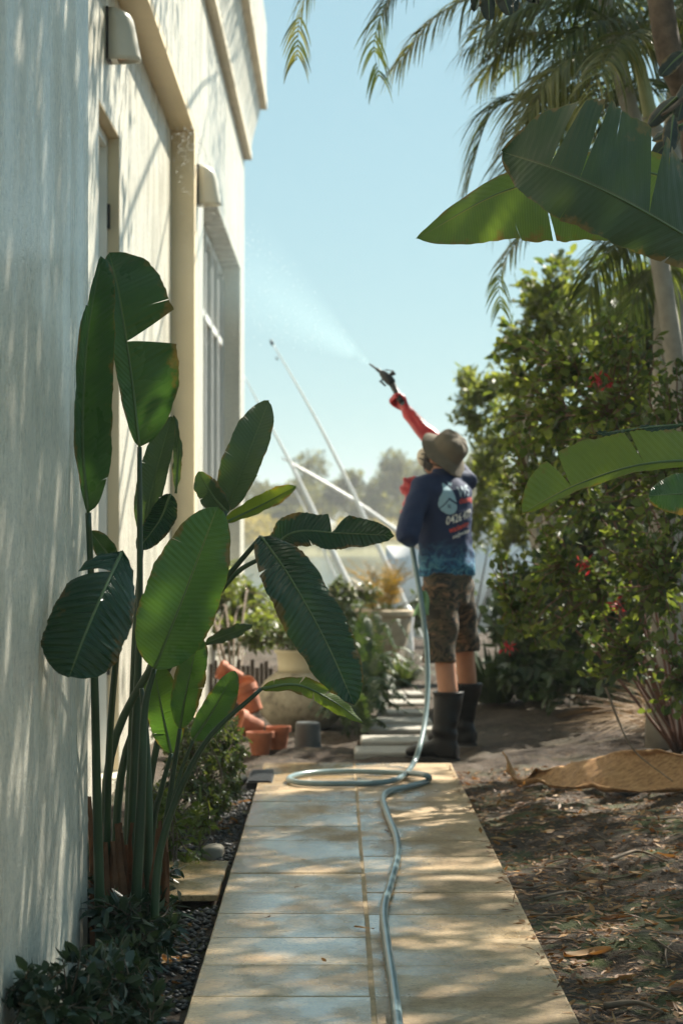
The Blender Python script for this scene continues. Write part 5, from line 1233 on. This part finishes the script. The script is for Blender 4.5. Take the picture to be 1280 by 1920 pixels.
# boat
bt = thing('motor_boat', (2.0, 30.2, -.7), 'white motor boat moored behind the garden, half hidden by the person', 'boat')
q = MB(); V = []; rows = []
for i, u in enumerate(np.linspace(0, 1, 13)):
    x = .62 + 5.6 * u; bw = .95 * min(1, (u / .35) ** .55 + .02); zt = 1.02 - .16 * u + .0
    sec = [(x, 30.2 - bw, zt), (x, 30.2 - bw * .93, .35), (x + .25 * (1 - u), 30.2 - bw * .6, -.55), (x + .3 * (1 - u), 30.2, -.85), (x + .25 * (1 - u), 30.2 + bw * .6, -.55), (x, 30.2 + bw * .93, .35), (x, 30.2 + bw, zt)]
    V += sec
q.add(V, [(7 * i + j, 7 * i + 7 + j, 7 * i + 8 + j, 7 * i + 1 + j) for i in range(12) for j in range(6)] + [(7 * i, 7 * i + 6, 7 * i + 13, 7 * i + 7) for i in range(12)] + [tuple(range(6, -1, -1)), tuple(84 + j for j in range(7))])
q.build('hull', MAT['boatwhite'], bt, True)
q = MB(); q.add([(x, y, z) for (x, z) in ((1.55, .98), (2.1, 1.62), (4.0, 1.66), (4.2, .95)) for y in (29.55, 30.85)], [(0, 2, 3, 1), (2, 4, 5, 3), (4, 6, 7, 5), (0, 6, 4, 2), (1, 3, 5, 7), (0, 1, 7, 6)]); cb = q.build('cabin', MAT['boatwhite'], bt)
q = MB(); q.add([(2.0, 29.545, 1.2), (2.25, 29.545, 1.5), (3.7, 29.545, 1.52), (3.8, 29.545, 1.2)], [(0, 1, 2, 3)]); q.build('cabin_window', MAT['glass'], cb)

# ================================================================== PALM SHEATH AND LITTER
hn = lambda a_, b_: float(hnoise(np.array([a_]), np.array([b_]), 1.0, 12)[0])
ps = thing('palm_sheath', GP(1100, 1500), 'large curled brown palm sheath lying on the soil under the shrub', 'palm sheath')
m, t, b, o = mat_new('dry_palm_sheath'); w = world(t, (1.2, 13, 13))
c = ramp(t, noise(t, w, 5, 6, .65), [(.3, (.17, .080, .034)), (.5, (.40, .215, .085)), (.72, (.58, .36, .17))])
c = mix(t, ramp(t, noise(t, world(t, (3, 14, 14)), 8, 4), [(.58, 0.), (.7, .6)]), c, (.10, .045, .02)); L(t, c, b.inputs['Base Color']); b.inputs['Roughness'].default_value = .6
bump(t, b, noise(t, world(t, (3, 30, 30)), 10, 4), .4, .006)
a = GP(945, 1478); e = GP(1340, 1492); nL, nW = 70, 20; V = []
for i in range(nL + 1):
    u = i / nL; c0 = a.lerp(e, u)
    wid = .045 + .165 * min(1, max(0, u - .06) / .40) ** .8           # half width of the open trough
    back = .040 + .135 * min(1, max(0, u - .12) / .45) ** 1.3 - .05 * max(0, u - .65)   # height of the far side
    curl = .125 * math.exp(-(u / .040) ** 2)
    for j in range(nW + 1):
        s = j / nW                                                      # 0 near lip .. 1 far lip
        yy = -wid * .9 + 1.5 * wid * s + .02 * math.sin(u * 9)
        zz = .020 * math.exp(-(s / .07) ** 2) * (1 + .5 * math.sin(u * 17)) + back * max(0, (s - .12) / .88) ** 1.25 + .010 * math.sin(u * 13 + s * 5) * s
        if s > .86: yy -= .05 * (s - .86) / .14 * (1 + .6 * math.sin(u * 11)); zz -= .010 * (s - .86) / .14
        zz += .010 * (hn(u * 9, s * 3) - .5) + .006 * (hn(u * 30, s * 5 + 4) - .5); zz += .028 * math.exp(-((u - .17) / .03) ** 2) * s ** 2
        g0 = gz(c0.x, c0.y + yy)
        V.append(Vector((c0.x + .012 * math.sin(s * 4 + u * 6), c0.y + yy, max(c0.z, g0) + .006 + zz + curl * (.5 + .7 * s))))
q = MB(); q.add(V, [(i * (nW + 1) + j, i * (nW + 1) + j + 1, (i + 1) * (nW + 1) + j + 1, (i + 1) * (nW + 1) + j) for i in range(nL) for j in range(nW)])
so = q.build('sheath', m, ps, True); md = so.modifiers.new('t', 'SOLIDIFY'); md.thickness = .006

rgl = np.random.default_rng(15)
# fallen leaves, one by one
lv = []
for k3 in range(5):
    q = MB(); cur = [.35, .6, -.2, .9, .15][k3]; V = []; nU, nV = 4, 7
    for i in range(nV + 1):
        t_ = i / nV; w_ = .34 * max(.02, math.sin(math.pi * min(1, t_ ** .8))) ** .8
        for j in range(nU + 1):
            u = j / nU * 2 - 1; V.append((t_ - .5, u * w_ * .62, .10 * cur * (u * u) * 1.2 + .22 * cur * (t_ - .5) ** 2 + .03 * math.sin(u * 3 + t_ * 6)))
    q.add(V, [(i * (nU + 1) + j, (i + 1) * (nU + 1) + j, (i + 1) * (nU + 1) + j + 1, i * (nU + 1) + j + 1) for i in range(nV) for j in range(nU)])
    lv.append(q)
def lmesh(k3, tone):
    q = lv[k3]; q.tone = [tone] * len(q.v); me = q.mesh('fallen_leaf'); me.materials.append(MAT['dryleaf']); me.polygons.foreach_set('use_smooth', np.ones(len(me.polygons), bool)); return me
lms = [lmesh(k3, tn) for k3 in range(5) for tn in (.1, .4, .7, 1.0)]
def fallen(p, ln, rz, i, label, group):
    o = bpy.data.objects.new('fallen_leaf', lms[i % len(lms)]); C.objects.link(o); o.location = p + Vector((0, 0, .006)); o.scale = (ln, ln, ln)
    o.rotation_euler = (rgl.normal(0, .22), rgl.normal(0, .18), rz); tag(o, label, 'leaf', group)
big = [(1150, 1842, .10, .2, 'largest curled orange leaf at the bottom right of the soil'), (1100, 1780, .14, .1, 'long pale brown leaf lying across the soil at lower right'), (1195, 1640, .09, .6, 'golden leaf on the soil below the palm sheath at the right'),
       (1250, 1608, .08, -.3, 'yellow-brown leaf near the right edge under the palm sheath'), (930, 1584, .05, .9, 'small golden leaf beside the path edge on moss'), (1025, 1568, .06, .3, 'pale straw leaf on the mossy soil in a sun patch'),
       (1245, 1720, .07, .1, 'tan leaf at the right edge of the soil'), (1100, 1640, .085, -.4, 'crumpled orange leaf on the moss in the middle of the soil'), (985, 1722, .05, 1.2, 'bright orange leaf touching the right edge of the path'),
       (682, 1742, .065, 2.7, 'curled yellow leaf lying on the joint of the path'), (1065, 1890, .06, .8, 'yellow leaf by the path at the bottom of the soil'), (1050, 1840, .055, 1.4, 'golden curled leaf close to the path near the bottom')]
for i, (px, py, ln, rz, lb) in enumerate(big):
    p = GP(px, py)
    if px < 800: p = HP(px, py, .034)
    fallen(p, ln, rz, [2, 6, 3, 7, 15, 11, 10, 13, 17, 19, 7, 11][i], lb, 'fallen leaves')
n = 0
while n < 185:
    x = rgl.uniform(.62, 1.9); y = rgl.uniform(5.8, 11.5)
    if rgl.random() < .35: y = rgl.uniform(5.8, 7.6)
    fallen(Vector((x, y, gz(x, y))), rgl.uniform(.025, .085), rgl.uniform(0, 6.28), int(rgl.integers(0, 20)), 'one of the small dry leaves scattered over the soil right of the path', 'small leaves on the soil'); n += 1
n = 0
while n < 80:
    x = rgl.uniform(-.60, -.40); y = rgl.choice([rgl.uniform(6.0, 7.75), rgl.uniform(8.7, 11)])
    fallen(Vector((x, y, gz(x, y))), rgl.uniform(.025, .085), rgl.uniform(0, 6.28), int(rgl.integers(0, 20)), 'one of the dry leaves on the pebbles left of the path', 'small leaves on the pebble bed'); n += 1
for i in range(14):
    x = rgl.uniform(-.33, .5); y = rgl.uniform(6.0, 11.5)
    fallen(Vector((x, y, .032)), rgl.uniform(.012, .03), rgl.uniform(0, 6.28), int(rgl.integers(0, 20)), 'one of the little leaf scraps lying on the wet pavers', 'leaf scraps on the path')
# fine litter and pebbles nobody could count
n = 13000; x = rgl.uniform(.55, 2.1, n); x = np.where((x < .59) & (rgl.random(n) < .6), x + .3, x); y = 5.6 + 6.6 * rgl.random(n) ** 1.2; z = np.where(x < .592, .032, ground_z(x, y) + .004)
d = np.stack([rgl.normal(0, 1, n), rgl.normal(0, 1, n), rgl.normal(0, .18, n)], 1)
lit = leaf_cloud('leaf_litter', np.stack([x, y, z], 1), d, rgl.uniform(.012, .055, n), rgl.uniform(.004, .018, n), MAT['dryleaf'], None, rgl, 2, rgl.random(n) ** 2.0, roll=.3)
tag(lit, 'fine brown leaf litter over the soil right of the path', 'leaf litter', kind='stuff')
q = MB(); ico = [(0, 0, .6), (.9, 0, .1), (.28, .85, .1), (-.72, .53, .1), (-.72, -.53, .1), (.28, -.85, .1), (0, 0, -.5)]
icf = [(0, 1, 2), (0, 2, 3), (0, 3, 4), (0, 4, 5), (0, 5, 1), (6, 2, 1), (6, 3, 2), (6, 4, 3), (6, 5, 4), (6, 1, 5)]
rp = random.Random(8)
for i in range(2600):
    x = rp.uniform(-.64, -.385); y = rp.uniform(5.6, 11.6)
    if 7.84 < y < 8.69: continue
    r = rp.uniform(.006, .015); a = rp.uniform(0, 6.28); zz = gz(x, y) + r * .4; sx = rp.uniform(.8, 1.4)
    q.add([(x + r * sx * (vx * math.cos(a) - vy * math.sin(a)), y + r * (vx * math.sin(a) + vy * math.cos(a)), zz + r * vz) for vx, vy, vz in ico], icf)
tag(q.build('pebble_bed', MAT['pebble'], None, True), 'dark pebbles filling the strip between path and plants', 'pebbles', kind='stuff')
# twigs
def stick(pts, r, label):
    q = MB(); q.tube(catmull(pts, 14), [r * (1 - .6 * i / 14) for i in range(15)], 6); tag(q.build('stick', MAT['twig'], None, True), label, 'stick', 'fallen sticks')
stick([GP(1140, 1618, .012), GP(1195, 1600, .02), GP(1250, 1625, .012)], .008, 'forked dry stick on the moss below the palm sheath')
stick([GP(1130, 1895, .012), GP(1190, 1893, .02), GP(1240, 1905, .012)], .010, 'bare brown stick at the bottom right corner')
stick([GP(945, 1665, .01), GP(985, 1672, .014), GP(1040, 1660, .01)], .006, 'thin stick on moss beside the path edge')
stick([GP(1000, 1690, .01), GP(1070, 1680, .016), GP(1110, 1688, .012)], .006, 'crooked stick in the middle of the soil')
stick([P(1135, 1290, 10.6), P(1160, 1355, 10.5), P(1190, 1410, 10.4), P(1260, 1465, 10.2)], .006, 'thin bare twig standing up in front of the palm sheath')
for i in range(36):
    x = rp.uniform(.66, 1.6); y = rp.uniform(6.0, 11.5); a = rp.uniform(0, 6.28); l = rp.uniform(.05, .16); c0 = Vector((x, y, 0)); d = Vector((math.cos(a), math.sin(a), 0)) * l
    pts = [c0 - d, c0 + Vector((-d.y, d.x, 0)) * rp.uniform(-.2, .2), c0 + d]
    for p in pts: p.z = gz(p.x, p.y) + .006
    stick(pts, rp.uniform(.002, .0045), 'one of the short twigs scattered over the dark soil')
# stones
def rock(c0, r, seed, label, sx=1.2, sz=.7):
    bmm = bmesh.new(); bmesh.ops.create_icosphere(bmm, subdivisions=3, radius=1)
    rr = random.Random(seed); ph = [rr.uniform(0, 6) for _ in range(6)]
    for v in bmm.verts:
        n_ = v.co.normalized(); k3 = 1 + .16 * math.sin(n_.x * 3 + ph[0]) + .14 * math.sin(n_.y * 4 + ph[1]) + .10 * math.sin(n_.z * 5 + ph[2])
        v.co = c0 + Vector((n_.x * r * sx * k3, n_.y * r * k3, n_.z * r * sz * k3))
    me = bpy.data.meshes.new('rock'); bmm.to_mesh(me); bmm.free(); tag(link('rock', me, MAT['rock']), label, 'rock')
rock(GP(398, 1614, .03), .045, 1, 'pale rounded rock between the herb and the path')
rock(GP(440, 1478, .04), .045, 2, 'pale stone at the end of the hedge beside the path')
# dark drain grate at the path's left edge
gr = thing('drain_grate', HP(492, 1458, .03), 'dark drain grate at the left edge of the path near the hose loop', 'grate')
c0 = HP(492, 1458, .022); q = MB(); q.box(c0.x - .065, c0.x + .055, c0.y - .30, c0.y + .26, .0, .030); q.build('frame', MAT['hinge'], gr)
for i in range(9):
    q = MB(); y = c0.y - .27 + .06 * i; q.cbox(c0.x - .058, c0.x + .048, y - .014, y + .014, .0302, .040, .003); q.build('bar', MAT['plastic'], gr)
# haze over the water
m = bpy.data.materials.new('air'); m.use_nodes = True; t = m.node_tree; t.nodes.clear(); out = t.nodes.new('ShaderNodeOutputMaterial')
pvn = t.nodes.new('ShaderNodeVolumePrincipled'); pvn.inputs['Color'].default_value = (.86, .88, .88, 1); pvn.inputs['Density'].default_value = 0.0008; pvn.inputs['Anisotropy'].default_value = 0.35
t.links.new(pvn.outputs[0], out.inputs['Volume'])
q = MB(); q.box(-950, 950, -70, 2600, -3.0, 14.0); tag(q.build('haze', m, None), kind='stuff')
